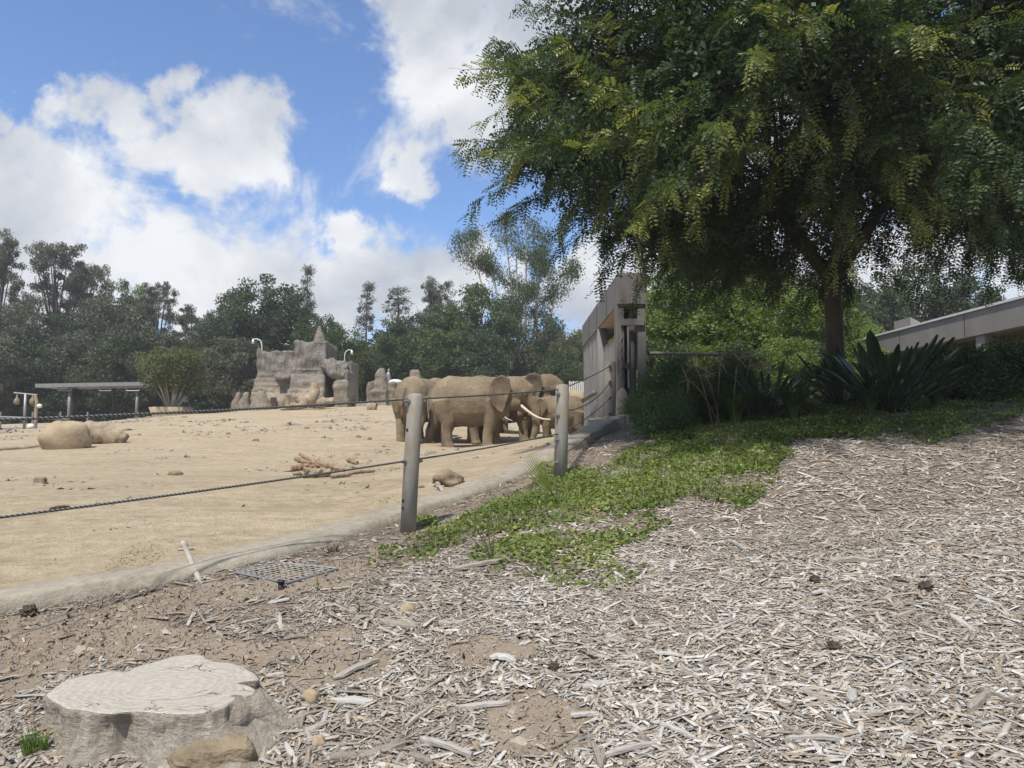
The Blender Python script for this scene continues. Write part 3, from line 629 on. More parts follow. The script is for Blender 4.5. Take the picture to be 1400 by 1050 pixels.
nv = t.nodes.new('ShaderNodeTexNoise'); nv.inputs['Scale'].default_value = 6; nv.inputs['Detail'].default_value = 5; t.links.new(v, nv.inputs['Vector'])
sc_ = t.nodes.new('ShaderNodeVectorMath'); sc_.operation = 'SCALE'; sc_.inputs['Scale'].default_value = .35; t.links.new(nv.outputs['Color'], sc_.inputs[0]); t.links.new(sc_.outputs[0], wv_.inputs[1]); t.links.new(wv_.outputs[0], vc.inputs['Vector'])
crk = ramp(t, [(0, (1, 1, 1)), (.018, (0, 0, 0))], vc.outputs['Distance']); crm = math_(t, 'MULTIPLY', crk, ramp(t, [(.55, (0, 0, 0)), (.65, (1, 1, 1))], noise_(t, v, 3.3, 3)))
c = ramp(t, [(.25, (.30, .272, .225)), (.75, (.50, .462, .395))], fine); c = mixc_(t, .14, c, ramp(t, [(0, (.26, .235, .195)), (1, (.55, .515, .45))], math_(t, 'MULTIPLY_ADD', rings, .5, .5)))
c = mixc_(t, crm, c, (.075, .055, .04)); t.links.new(c, b.inputs['Base Color'])
hh = math_(t, 'SUBTRACT', math_(t, 'MULTIPLY_ADD', rings, .12, fine), math_(t, 'MULTIPLY', crm, 2.5)); bump(t, b, hh, .7, .012); M['stump_top'] = m
mb = MB(); mb.add(Vs, Fs); part('root_flare', mb, M['stump_side'], st, False, True)
# the cut face: concentric rings inside the rim, slightly dished, with real saw-cut ridges
Vt = []; Ft = []; ns = [1.0, .98, .95, .9, .75, .55, .35, .15]
for li, s2 in enumerate(ns):
    for i in range(nR):
        q = rel[i] * s2; Vt.append((q[0], q[1], ZT - st.location.z + (-.006 if li == 0 else .004) + .014 * mnoise.noise(Vector((q[0] * 3, q[1] * 3, 0))) + .006 * mnoise.noise(Vector((q[0] * 11, q[1] * 11, 5)))))
for li in range(len(ns) - 1):
    for i in range(nR): j = (i + 1) % nR; Ft.append((li * nR + i, li * nR + j, (li + 1) * nR + j, (li + 1) * nR + i))
Ft.append(tuple((len(ns) - 1) * nR + i for i in range(nR))); mb = MB(); mb.add(Vt, Ft); part('cut_face', mb, M['stump_top'], st, False, True)
# split root tongue on the right
g1 = G(360, 985); g2 = G(412, 990); tp = on_plane(340, 948, ZT)
for k, (p_, q_, r0, r1) in enumerate([((tp[0], tp[1], ZT - .02), (g2[0], g2[1], g2[2]), .07, .03), ((tp[0] - .06, tp[1] - .12, ZT - .04), (g1[0] + .02, g1[1] + .02, g1[2] - .01), .09, .05), ((tp[0] + .0, tp[1] + .06, ZT - .05), (g2[0] + .05, g2[1] + .18, g2[2] - .01), .07, .03)]):
    a_ = np.array(p_); b_ = np.array(q_); mb = MB(); mb.tube([a_ + (b_ - a_) * u + np.array([0, 0, -.07 * math.sin(math.pi * u)]) for u in np.linspace(0, 1, 7)], list(np.linspace(r0, r1, 7)), 9); part('root', mb, M['stump_side'], st, True, True)

def rock_angular(name, px, py, w, dp, h, label, seed, matn='stone'):
    g = G(px, py); r_ = random.Random(seed); planes = [(Vector((r_.gauss(0, 1), r_.gauss(0, 1), r_.gauss(0, .8))).normalized(), r_.uniform(.62, 1.0)) for _ in range(11)] + [(Vector((.1, -.15, 1)).normalized(), .72)]
    mb = MB(); mb.blob((0, 0, 0), (1, 1, 1), 36, 24); out = []
    for v_ in mb.v:
        d_ = Vector(v_).normalized(); rr_ = 1.15
        for n_, ds in planes:
            k_ = d_.dot(n_)
            if k_ > .05: rr_ = min(rr_, ds / k_)
        rr_ *= 1 + .035 * mnoise.noise(d_ * 6) + .02 * mnoise.noise(d_ * 15); q = d_ * rr_; out.append((g[0] + q.x * w / 2, g[1] + q.y * dp / 2, g[2] + h * .25 + q.z * h * .62))
    mb.v = out; return single(name, mb, M[matn], label, 'rock', None, False)
def rock(name, px, py, w, h, label, cat='rock', matn='stone', seed=0, dp=None, group=None, amp=.22, d=None, sink=.3):
    g = G(px, py) if d is None else W(px, py, d)
    mb = MB(); mb.blob((g[0], g[1], g[2] + h * (.5 - sink)), (w / 2, (dp or w * .7) / 2, h * (.5 + sink)), 22, 14, seed, amp, 1.3); return single(name, mb, M[matn], label, cat, group, True)
rock_angular('garden_stone', 288, 1050, .36, .24, .17, 'angular brown stone resting against the front of the stump', 4)
rock('garden_stone', 425, 957, .10, .05, 'small tan stone at the tip of the stump root', seed=9, matn='rock_sand', amp=.3)
rock('garden_stone', 436, 1021, .07, .05, 'tiny yellowish stone in the chips before the stump root', seed=12, matn='rock_sand', amp=.3)
rock('garden_stone', 557, 836, .10, .05, 'round pale stone among the chips near the sprout', seed=5, matn='rock_sand', amp=.15)

for (px, py, w, lb) in ((1265, 808, .09, 'dark brown cone half sunk in the mulch below the thick chunk'), (1114, 797, .07, 'dark crumbling bark clump near the thick grey chunk'), (757, 917, .06, 'dark cone lying at the edge of the bare soil patch'), (1140, 890, .07, 'dark bark clump lying in the pale mulch'), (40, 842, .10, 'dark rotted clump in the dirt against the kerb')):
    g = G(px, py); mb = MB(); mb.blob((g[0], g[1], g[2] + w * .25), (w * .5, w * .42, w * .4), 20, 14, px * .01, .5, 3.0); single('bark_clump', mb, M['bark'], lb, 'debris', None, False)
# ================================================================ elephants
m, t, b, o = mat('dusty_elephant_skin', .9, .2); v = coords(t, 'Object')
vo = t.nodes.new('ShaderNodeTexVoronoi'); vo.feature = 'DISTANCE_TO_EDGE'; vo.inputs['Scale'].default_value = 10
wa = t.nodes.new('ShaderNodeVectorMath'); wa.operation = 'ADD'; nn_ = t.nodes.new('ShaderNodeTexNoise'); nn_.inputs['Scale'].default_value = 5; nn_.inputs['Detail'].default_value = 5; t.links.new(v, nn_.inputs['Vector'])
ws = t.nodes.new('ShaderNodeVectorMath'); ws.operation = 'SCALE'; ws.inputs['Scale'].default_value = .25; t.links.new(nn_.outputs['Color'], ws.inputs[0])
t.links.new(coords(t, 'Object', (1, 1, 1.8)), wa.inputs[0]); t.links.new(ws.outputs[0], wa.inputs[1]); t.links.new(wa.outputs[0], vo.inputs['Vector'])
wr = ramp(t, [(0, (0, 0, 0)), (.10, (1, 1, 1))], vo.outputs['Distance']); n1 = noise_(t, v, 1.7, 6, .6); n2 = noise_(t, v, 22, 5, .6)
c = ramp(t, [(.3, (.19, .147, .097)), (.55, (.27, .212, .142)), (.75, (.38, .31, .215))], n1)
c = mixc_(t, .03, c, ramp(t, [(.3, (.16, .12, .08)), (.7, (.40, .32, .22))], n2)); c = mixc_(t, math_(t, 'MULTIPLY', math_(t, 'SUBTRACT', 1.0, wr), .36), c, (.10, .075, .05)); rv = orand(t); c = mixc_(t, 1.0, c, ramp(t, [(0, (.72, .71, .70)), (1, (1.0, .99, .97))], rv), 'MULTIPLY'); t.links.new(c, b.inputs['Base Color'])
bump(t, b, math_(t, 'ADD', math_(t, 'MULTIPLY', wr, .7), math_(t, 'MULTIPLY', n1, 1.5)), .5, .04); M['skin'] = m

def elephant(label, loc, rz, s=1.0, tusk=0.0, trunk=None, ear=1.0, legs=(0, 0, 0, 0), voxel=.036, headdrop=0.0, tailside=0.0, eargap=0.0, baby=False):
    mb = MB()
    st_ = [(-1.36, 1.74, .10, .20), (-1.27, 1.72, .36, .44), (-1.1, 1.69, .53, .64), (-.8, 1.68, .64, .79), (-.4, 1.59, .71, .83), (0, 1.55, .75, .86), (.4, 1.58, .71, .85), (.75, 1.66, .60, .80), (1.0, 1.74, .47, .68), (1.22, 1.82, .37, .55)]
    mb.tube([(a[0], 0, a[1]) for a in st_], 1, 24, True, [(a[2], a[3]) for a in st_], (0, 0, 1))
    hd = -headdrop
    sh = [(.95, 1.86, .30, .42), (1.25, 1.97 + hd * .5, .40, .50), (1.5, 2.03 + hd, .42, .52), (1.72, 2.03 + hd, .38, .46), (1.90, 1.94 + hd, .30, .38), (2.02, 1.80 + hd, .22, .28)]
    mb.tube([(a[0], 0, a[1]) for a in sh], 1, 22, True, [(a[2], a[3]) for a in sh], (0, 0, 1))
    mb.blob((1.62, 0, 2.32 + hd), (.26, .28, .22), 14, 8)                # domed forehead
    for sy in (-1, 1):
        mb.blob((1.80, sy * .30, 1.95 + hd), (.16, .10, .14), 10, 7)     # brow
        mb.blob((1.45, sy * .24, 1.62 + hd), (.30, .16, .22), 12, 8)     # cheek
    mb.tube([(1.45, 0, 1.66 + hd), (1.78, 0, 1.44 + hd), (1.93, 0, 1.34 + hd)], [.2, .14, .06], 12)   # lower lip
    tr = trunk or [(1.93, 1.86), (2.10, 1.60), (2.17, 1.30), (2.15, 1.0), (2.10, .72), (2.05, .48), (1.98, .28), (1.90, .17)]
    rr = np.interp(np.linspace(0, 1, len(tr)), [0, .25, .6, 1], [.25, .19, .125, .07])
    mb.tube([(x, 0, z + (hd if i < 2 else hd * .4)) for i, (x, z) in enumerate(tr)], list(rr), 14)
    for k, (lx, sy) in enumerate(((.72, 1), (.72, -1), (-.88, 1), (-.88, -1))):
        dx = legs[k]
        if lx > 0: P = [(lx, 1.62, .34), (lx + .05, 1.2, .28), (lx + .04 + dx * .4, .85, .215), (lx + dx * .7, .5, .175), (lx + .02 + dx, .16, .175), (lx + .05 + dx, .05, .205), (lx + .05 + dx, 0, .205)]
        else: P = [(lx + .02, 1.62, .40), (lx + .08, 1.18, .33), (lx + .10 + dx * .4, .85, .25), (lx - .04 + dx * .8, .52, .18), (lx - .05 + dx, .18, .175), (lx + .0 + dx, .05, .205), (lx + .0 + dx, 0, .205)]
        mb.tube([(p[0], sy * (.36 if i < 2 else .38), p[1]) for i, p in enumerate(P)], [p[2] for p in P], 16)
        for q in (-.5, 0, .5): mb.blob((P[-1][0] + .17 * math.cos(q), sy * .38 + .17 * math.sin(q), .05), (.06, .06, .055), 8, 6)
    # ears: broad flaps hinged behind the head
    O = [(1.38, 2.42), (1.12, 2.50), (.86, 2.40), (.70, 2.16), (.68, 1.86), (.80, 1.56), (1.00, 1.30), (1.14, 1.22), (1.24, 1.42), (1.32, 1.72), (1.42, 2.0)]
    for sy in (-1, 1):
        Vf = []; cx, cz = 1.22, 1.95; rows = 4; nO = len(O); thick = .035
        for sd_ in (1, -1):
            for q in range(rows + 1):
                u = q / rows
                for (ox, oz) in O:
                    x = cx + (ox - cx) * u * (ear if ox < 1.3 else 1); z = cz + (oz - cz) * u * ear
                    y = .47 + (1.40 - x) * (.44 + eargap) + .035 * math.sin(z * 9 + x * 4) * u + .05 * u * u + thick * sd_
                    Vf.append((x, sy * y, z + hd * .7))
        Ff = []; n1_ = (rows + 1) * nO
        for sdk in (0, 1):
            for q in range(rows):
                for k in range(nO):
                    k2 = (k + 1) % nO; f = (sdk * n1_ + q * nO + k, sdk * n1_ + q * nO + k2, sdk * n1_ + (q + 1) * nO + k2, sdk * n1_ + (q + 1) * nO + k); Ff.append(f if sdk else f[::-1])
        for k in range(nO): k2 = (k + 1) % nO; Ff.append((rows * nO + k, rows * nO + k2, n1_ + rows * nO + k2, n1_ + rows * nO + k))
        mb.add(Vf, Ff)
    mb.tube([(-1.30, tailside * .2, 1.98), (-1.42, tailside * .5, 1.75), (-1.45, tailside * .8, 1.4), (-1.42, tailside, 1.05), (-1.40, tailside, .92)], [.08, .06, .045, .04, .035], 8)
    me = remesh(mb, voxel, 4, 'elephant_body'); me.materials.append(M['skin'])
    mesh_displace(me, lambda c_, n_: 0.014 * mnoise.noise(c_ * 4.2) + .006 * mnoise.noise(Vector((c_.x * 13, c_.y * 13, c_.z * 7))) + .002 * mnoise.noise(Vector((c_.x * 26, c_.y * 20, c_.z * 20))))
    root = thing('elephant', label, 'elephant', loc, rz, 'elephants standing on the sand'); root.scale = (s, s, s)
    link('body', me, root)
    for sy in (-1, 1):
        mb = MB(); mb.blob((1.78, sy * .375, 1.90 + hd), (.035, .02, .028), 8, 6); part('eye', mb, M['eye'], root, False, True)
        if tusk:
            mb = MB(); pts = [(1.72, sy * .20, 1.55 + hd), (1.95, sy * .25, 1.36 + hd), (2.22, sy * .27, 1.17 + hd), (2.50, sy * .24, 1.08 + hd), (2.72, sy * .20, 1.08 + hd)]; pts = smoothpath(pts, 2); k = max(4, int(len(pts) * min(1, .45 + tusk * .55)))
            pts = pts[:k]; mb.tube(pts, list(np.linspace(.055, .016, k)), 10); part('tusk', mb, M['ivory'], root, False, True)
    mb = MB()
    for q in range(9): aa = q * .7; mb.tube([(-1.40, tailside, .95), (-1.40 + .03 * math.cos(aa), tailside + .03 * math.sin(aa), .78), (-1.40 + .02 * math.cos(aa), tailside + .02 * math.sin(aa), .64)], [.008, .006, .002], 4)
    part('tail_tuft', mb, M['eye'], root, False); return root
def ex(px, d): x = (px - 700) / FPX * d; return (x, d, Hs(x, d) - .02)
EA = ex(643, 26.0)
elephant('big elephant in profile with long white tusks and hanging trunk', EA, R(-4), 1.0, 1.0, [(1.93, 1.86), (2.12, 1.62), (2.22, 1.32), (2.24, 1.0), (2.22, .72), (2.16, .46), (2.06, .24), (1.92, .16)], 1.0, (.10, -.12, .05, .22), headdrop=.12)
elephant('elephant turned away showing its rump and hanging tail beside the leaning post', ex(574, 28.3), R(72), .97, 0, None, 1.0, (.05, -.1, .12, -.1), tailside=.05)
elephant('tall elephant behind with a wide spread ear and lowered trunk', ex(693, 29.3), R(-10), 1.02, 0, None, 1.06, (.1, -.05, -.1, .12), eargap=.04)
elephant('half hidden elephant behind the big tusked one with its tusk tip showing', ex(622, 28.2), R(-2), .88, .45, [(1.93, 1.86), (2.08, 1.55), (2.12, 1.2), (2.10, .9), (2.14, .65), (2.2, .5)], .95, (-.1, .15, .1, -.1), headdrop=.15)
elephant('elephant behind the wide eared one with only its humped back showing', ex(700, 32.5), R(155), 1.0, 0, None, 1.0)
elephant('small young elephant facing the tusked one behind the palm post', ex(767, 27.0), R(184), .69, 0, [(1.93, 1.86), (2.10, 1.60), (2.15, 1.30), (2.1, 1.0), (2.0, .72), (1.9, .5)], .8, (.12, -.16, -.12, .14), .045, headdrop=.15, baby=True)

# ================================================================ mock rock castle
m, t, b, o = mat('mock_rock', .95, .12); v = coords(t, 'Object')
n = noise_(t, v, 1.1, 7, .65, .3); st2 = noise_(t, coords(t, 'Object', (3.2, 3.2, .35)), 1.6, 6, .65); n3 = noise_(t, v, 9, 6, .65)
c = ramp(t, [(.3, (.17, .145, .112)), (.5, (.29, .248, .185)), (.68, (.44, .375, .27))], n)
z_ = t.nodes.new('ShaderNodeSeparateXYZ'); t.links.new(v, z_.inputs[0])
up_ = ramp(t, [(.42, (0, 0, 0)), (.60, (1, 1, 1))], math_(t, 'MULTIPLY_ADD', z_.outputs[2], .15, math_(t, 'MULTIPLY', st2, .35)))
c = mixc_(t, math_(t, 'MULTIPLY', up_, .85), c, ramp(t, [(.3, (.075, .07, .068)), (.5, (.17, .155, .145)), (.7, (.31, .285, .26))], st2))
c = mixc_(t, .3, c, ramp(t, [(.35, (.09, .078, .066)), (.65, (.40, .345, .27))], n3)); t.links.new(c, b.inputs['Base Color'])
sb = t.nodes.new('ShaderNodeMath'); sb.operation = 'ADD'; t.links.new(n3, sb.inputs[0]); t.links.new(st2, sb.inputs[1]); bump(t, b, sb.outputs[0], .8, .12); M['mock'] = m
CD = 50.0
def cx(px): return (px - 700) / FPX * CD
def cz(py): return EYE + (HORIZON - py) / FPX * CD
zb = cz(560) - .5
def rockpart(mb, voxel, amp, root, name, f=.9):
    me = remesh(mb, voxel, 1, name)
    n_ = len(me.vertices); co = np.empty(n_ * 3, np.float32); me.vertices.foreach_get('co', co); co = co.reshape(-1, 3) - np.array(root.location, np.float32); me.vertices.foreach_set('co', co.ravel()); me.update()
    me.materials.append(M['mock']); mesh_displace(me, lambda c_, q: amp * mnoise.noise(c_ * f) + amp * .6 * mnoise.noise(c_ * f * 2.6) + amp * .35 * mnoise.noise(Vector((c_.x * 6, c_.y * 6, c_.z * 1.2)))); return link(name, me, root)
cr = thing('rock_castle', 'grey and tan mock rock ruin with a pointed spire and cave mouth', 'rock building', (cx(410), CD + 1, zb))
mb = MB()
mb.box(cx(349), cx(404), CD, CD + 3.2, zb, cz(479)); [mb.box(cx(349 - 4 * q), cx(402), CD - .7 * q, CD + 1, zb, cz(505 + 45 * q)) for q in (.15, .3, .45, .6, .75, .9)]
mb.box(cx(402), cx(446), CD - .25, CD + 3, zb, cz(466.5)); [mb.box(cx(402 - 4 * q), cx(445 + 3 * q), CD - .3 - 1.1 * q, CD + 1, zb, cz(500 + 45 * q)) for q in (.12, .3, .42, .5, .75, .9)]
mb.box(cx(380), cx(400), CD - .9, CD + 1, cz(520), cz(515)); mb.box(cx(349), cx(355), CD, CD + 1, zb, cz(475.5))
me_ = rockpart(mb, .075, .20, cr, 'main_wall', .75)
mb = MB(); mb.tube([(cx(434), CD + .3, cz(490)), (cx(434), CD + .3, cz(466)), (cx(433.5), CD + .3, cz(458)), (cx(433.8), CD + .3, cz(443))], [.5, .40, .28, .07], 10); rockpart(mb, .055, .05, cr, 'spire')
mb = MB(); mb.box(cx(437), cx(446), CD + .1, CD + 1.2, cz(495), cz(468.5)); rockpart(mb, .07, .08, cr, 'turret')
mb = MB(); mb.box(cx(446), cx(477), CD + 1.9, CD + 3.1, zb, cz(491.5)); mb.box(cx(471), cx(476.5), CD + .8, CD + 2.4, zb, cz(491.5)); rockpart(mb, .08, .08, cr, 'rear_wall')
mb = MB(); mb.box(cx(462), cx(481), CD - 1.2, CD + 1.2, zb, cz(522)); mb.box(cx(465), cx(478), CD - .9, CD + 1, zb, cz(508)); rockpart(mb, .08, .14, cr, 'cave_pier')
mb = MB(); mb.tube([(cx(444), CD - .5, cz(499)), (cx(452), CD - .7, cz(503)), (cx(461), CD - .8, cz(509)), (cx(470), CD - .6, cz(517))], [.42, .46, .48, .45], 12); mb.tube([(cx(444), CD + .5, cz(499)), (cx(470), CD + .5, cz(508))], [.6, .6], 12); rockpart(mb, .08, .16, cr, 'cave_lintel', 1.6)
mb = MB(); mb.box(cx(447.5), cx(463), CD + 1.3, CD + 1.5, zb, cz(508)); part('cave_back', mb, M['interior'], cr)  # dark sheet behind the opening, cave shade put into its colour
mb = MB(); mb.box(cx(376), cx(383), CD - .95, CD - .8, zb, cz(544)); part('doorway_shade_panel', mb, M['interior'], cr)  # dark slab on the wall, its colour stands for shade in the doorway
for (px, w, tp_, sd_, lb) in ((325, 7, 536, 1, 'slender leaning tan rock fin farthest from the castle'), (336, 9, 536, 2, 'broad tan rock fin next to the castle wall'), (365, 14, 536, 3, 'cone shaped tan rock buttress before the small doorway')):
    mb = MB(); x0 = cx(px); dd = CD - (1.2 if px > 350 else .3); pk = 3 if px < 350 else 0
    mb.tube([(x0, dd, zb), (x0, dd, cz(556)), (x0 + pk * .03, dd, cz(546)), (x0 + pk * .05, dd, cz(539)), (x0 + pk * .06, dd, cz(tp_))], [w * .055, w * .05, w * .032, w * .022, w * .012], 12)
    r0_ = thing('rock_fin', lb, 'rock', (x0, dd, zb)); rockpart(mb, .07, .09, r0_, 'fin')
def lamp(px, py0, pxh, pyh, d, label):
    a = W(px, py0, d); h = W(pxh, pyh, d); t_ = thing('gooseneck_lamp', label, 'lamp', a, 0, 'lamps on the rock castle')
    top = a + np.array([0, 0, (h[2] - a[2]) * .75 + .1]); mb = MB(); pts = smoothpath([a - np.array([0, 0, .3]), top, (a + h) / 2 + np.array([0, 0, (h[2] - a[2]) / 2 + .2]), h + np.array([0, 0, .15])], 3); mb.tube(pts, .032, 8); part('arm', mb, M['white'], t_)
    mb = MB(); mb.cyl(h[0], h[1], h[2] - .14, h[2] + .15, .10, 12, .05); part('lamp_head', mb, M['white'], t_, smooth=True)
lamp(358, 478, 346, 467, CD + .5, 'white gooseneck lamp on the tall end of the rock castle'); lamp(471, 492, 481, 482, CD + 2, 'white gooseneck lamp on the lower wall above the cave')
# driftwood in front of the castle
def logthing(name, pts, radii, label, cat='log', matn='log', n=10, group=None, rough_=.12):
    mb = MB(); P = smoothpath(pts, 3); R_ = np.interp(np.linspace(0, 1, len(P)), np.linspace(0, 1, len(radii)), radii); b0 = len(mb.v); mb.tube(P, list(R_), n)
    for i in range(b0, len(mb.v)):
        q = Vector(mb.v[i]); r_ = float(np.mean(radii)); dv = mnoise.noise_vector(q * (1.1 / max(r_, .03))) * r_ * rough_ * 2 + mnoise.noise_vector(q * (3.1 / max(r_, .03))) * r_ * rough_ * 1.6; mb.v[i] = tuple(q + dv)
    return single(name, mb, M[matn], label, cat, group, True)
g = [W(410, 556, CD - 3), W(420, 551, CD - 3.2), W(427, 545, CD - 3), W(431, 527, CD - 2.6)]
tl = thing('fallen_trunk', 'forked tan fallen trunk standing up in front of the cave', 'log', W(425, 557, CD - 3))
def tlog(pts, rr, nm):
    mb = MB(); P = smoothpath(pts, 3); mb.tube(P, list(np.interp(np.linspace(0, 1, len(P)), np.linspace(0, 1, len(rr)), rr)), 14)
    mb.v = [tuple(Vector(q) + mnoise.noise_vector(Vector(q) * 2.2) * .12 + mnoise.noise_vector(Vector(q) * 6.5) * .07) for q in mb.v]; part(nm, mb, M['log'], tl, True, True)
tlog([W(418, 552, CD - 3), W(424, 546, CD - 3), W(430, 536, CD - 2.8), W(433, 525, CD - 2.6)], [.42, .46, .28, .14], 'upright_limb')
tlog([W(422, 549, CD - 3), W(410, 546, CD - 3.1), W(398, 541, CD - 3.2)], [.4, .22, .10], 'side_limb')
tlog([W(428, 551, CD - 2.8), W(442, 551, CD - 2.8), W(456, 548, CD - 2.6)], [.35, .26, .2], 'lying_limb')
tlog([W(418, 552, CD - 3.2), W(400, 557, CD - 3.4), W(384, 560, CD - 3.5)], [.25, .16, .10], 'root_limb')
# second rock group, tan pillar, dome, block
sr = thing('rock_outcrop', 'low mock rock outcrop with a rounded knob beside the castle', 'rock', (cx(523) * 1.08, 54, W(523, 556, 54)[2]))
def d54(px, py): return W(px, py, 54)
mb = MB()
for (x0, x1, y0, y1) in ((512, 540, 560, 523), (508, 530, 560, 535)):
    a = d54(x0, y0); b_ = d54(x1, y1); mb.box(a[0], b_[0], 53.4 if x0 < 510 else 54, 56, a[2], b_[2])
a = d54(521, 525); mb.tube([a - np.array([0, 0, .5]), d54(521, 514), d54(523, 504)], [.55, .42, .2], 10); rockpart(mb, .08, .13, sr, 'outcrop_body')
mb = MB(); a = d54(490, 558); b_ = d54(511, 518); mb.box(a[0], b_[0], 57, 58, a[2] - 1, b_[2]); ro = thing('rock_wall', 'mossy mock rock wall behind the outcrop', 'rock', (a[0], 57.5, a[2] - 1)); rockpart(mb, .1, .15, ro, 'wall_body')
tp2 = thing('rock_pillar', 'short tan rock pillar poking up over the rump elephant', 'rock', W(567.5, 530, 50)); mb = MB(); mb.tube([W(567, 575, 50), W(567, 520, 50), W(568, 508, 50), W(568, 505.5, 50)], [.5, .42, .33, .2], 12); rockpart(mb, .06, .06, tp2, 'pillar_body')
mb = MB(); a = W(541, 521, 58); mb.blob((a[0], a[1], a[2] - .1), (.55, .55, .24), 16, 8); mb.cyl(a[0], a[1], a[2] - 3, a[2], .07, 8); single('parasol', mb, M['white'], 'small white domed parasol seen over the outcrop', 'parasol', smooth=True)
mb = MB(); a = W(531, 514, 58); mb.tube([a - np.array([0, 0, 3]), a, a + np.array([0, 0, .15]), a + np.array([.02, 0, .35])], [.22, .2, .17, .07], 10); mb.blob(tuple(a + np.array([.02, 0, .42])), (.11, .11, .13), 8, 6); single('statue', mb, M['metal'], 'small white upright statue between the outcrop knob and the parasol', 'statue', smooth=True)
logthing('log_round', [W(503, 557, 46), W(514, 557, 46)], [.28, .27], 'short cut log round lying in front of the outcrop', 'log')
mb = MB(); a = W(484, 556, 50); b_ = W(512, 549, 50); mb.box(a[0], b_[0], 50, 51.2, a[2] - .6, b_[2], .04); single('concrete_block', mb, M['concrete'], 'low pale concrete block between castle and outcrop', 'block')

# ================================================================ shade shelter on the left
SD = 48.0
sp_ = lambda px, py, d=SD: W(px, py, d)
sh = thing('shade_shelter', 'flat roofed metal shade shelter with slim posts at the tree line', 'shelter', (sp_(130, 585)[0], SD, Hs(sp_(130, 585)[0], SD)))
a = sp_(40, 528); b_ = sp_(228, 523.5); mb = MB(); zt = (a[2] + b_[2]) / 2
V_ = []
for (q, dy) in ((sp_(48, 527.5), 0), (sp_(219, 524.5), 0), (sp_(228, 523), 3.4), (sp_(40, 526), 3.4)): V_ += [(q[0], SD + dy, q[2] - .1), (q[0], SD + dy, q[2] + .13)]
mb.add(V_, [(0, 2, 3, 1), (2, 4, 5, 3), (4, 6, 7, 5), (6, 0, 1, 7), (1, 3, 5, 7), (0, 6, 4, 2)]); part('roof', mb, M['metal'], sh)
for px, dy, r_ in ((95, .4, .10), (187.5, .4, .10), (101, 2.8, .22), (155, 2.8, .06)):
    q = W(px, 528, SD + dy); mb = MB(); mb.cyl(q[0], q[1], Hs(q[0], q[1]) - .3, q[2] - .08, r_, 10, lean=(.05, 0)); part('post', mb, M['metal'] if dy < 1 else M['metal_dark'], sh, smooth=True)
for x0, x1 in ((78, 96), (134, 150), (171, 189)):
    a = sp_(x0, 529.5); b_ = sp_(x1, 534); mb = MB(); yy = SD + .15
    for (p_, q_) in (((a[0], a[2]), (b_[0], a[2])), ((a[0], b_[2]), (b_[0], b_[2])), ((a[0], a[2]), (a[0], b_[2])), ((b_[0], a[2]), (b_[0], b_[2]))): mb.tube([(p_[0], yy, p_[1]), (q_[0], yy, q_[1])], .035, 6)
    part('hanging_frame', mb, M['metal'], sh)
# feeder pole with bags
FD = 43.0; f0 = W(34, 588, FD); tb = thing('feeder_pole', 'grey T shaped feeder pole near the shelter', 'pole', (f0[0], FD, Hs(f0[0], FD)))
q0 = W(35, 538, FD); mb = MB(); mb.cyl(q0[0], FD, Hs(f0[0], FD) - .3, q0[2], .075, 10); part('upright', mb, M['metal'], tb, smooth=True)
mb = MB(); mb.tube([W(19, 537, FD), W(51, 540, FD)], .045, 8); part('crossbar', mb, M['metal'], tb)
for px, lb in ((23.5, 'brown hay net hanging from the free end of the feeder pole'), (45, 'brown hay net hanging from the feeder pole beside the crooked branch')):
    a = W(px, 538, FD); mb = MB(); mb.tube([(a[0], a[1], a[2]), (a[0], a[1], a[2] - .2), (a[0], a[1], a[2] - .35), (a[0], a[1], a[2] - .55), (a[0], a[1], a[2] - .62)], [.02, .04, .14, .17, .06], 10); single('hay_net', mb, M['burlap'], lb, 'hay net', 'hay nets on the feeder pole', True)
logthing('crooked_branch', [W(48, 540, FD), W(51, 552, FD), W(49, 562, FD), W(49, 578, FD), W(47, 590, FD)], [.07, .09, .09, .10, .09], 'crooked bare branch standing beside the feeder pole', 'branch')
mb = MB(); a = W(54, 555, FD - .3); mb.blob(tuple(a), (.15, .12, .12), 10, 7); mb.tube([tuple(a), (a[0] - .25, a[1] + .3, a[2] - .1)], .03, 6); single('camera_housing', mb, M['white'], 'small white device fixed to the crooked branch', 'device', smooth=True)
mb = MB(); a = W(42, 583, FD - 1); mb.blob(tuple(a), (.16, .16, .14), 10, 7, 2, .3); single('feed_ball', mb, M['white'], 'small pale ball lying at the foot of the feeder pole', 'ball', smooth=True)
fe = thing('pipe_fence', 'grey pipe rail fence in front of the dark trees by the shelter', 'fence', (W(40, 587, 45)[0], 45, Hs(W(40, 587, 45)[0], 45)))
for px in (-40, 1, 45, 83, 120): q = W(px, 563, 45.5); mb = MB(); mb.cyl(q[0], 45.5, Hs(q[0], 45.5) - .3, q[2], .06, 8); part('fence_post', mb, M['metal'], fe)
for yl, yr in ((569, 573), (588, 584)): mb = MB(); mb.tube([W(-60, yl - 1, 45.42), W(92, yr, 45.42)], .05, 8); part('rail', mb, M['metal'], fe)
fe2 = thing('pipe_fence', 'thin dark rail fence behind the shelter posts', 'fence', (W(150, 570, 52)[0], 52, Hs(W(150, 570, 52)[0], 52)))
for px in (105, 135, 160, 187): q = W(px, 565, 52); mb = MB(); mb.cyl(q[0], 52, Hs(q[0], 52) - .3, q[2], .05, 8); part('fence_post', mb, M['metal_dark'], fe2)
for y0, y1 in ((570, 563), (577, 570)): mb = MB(); mb.tube([W(100, y0, 51.9), W(200, y1, 51.9)], .045, 8); part('rail', mb, M['metal_dark'], fe2)

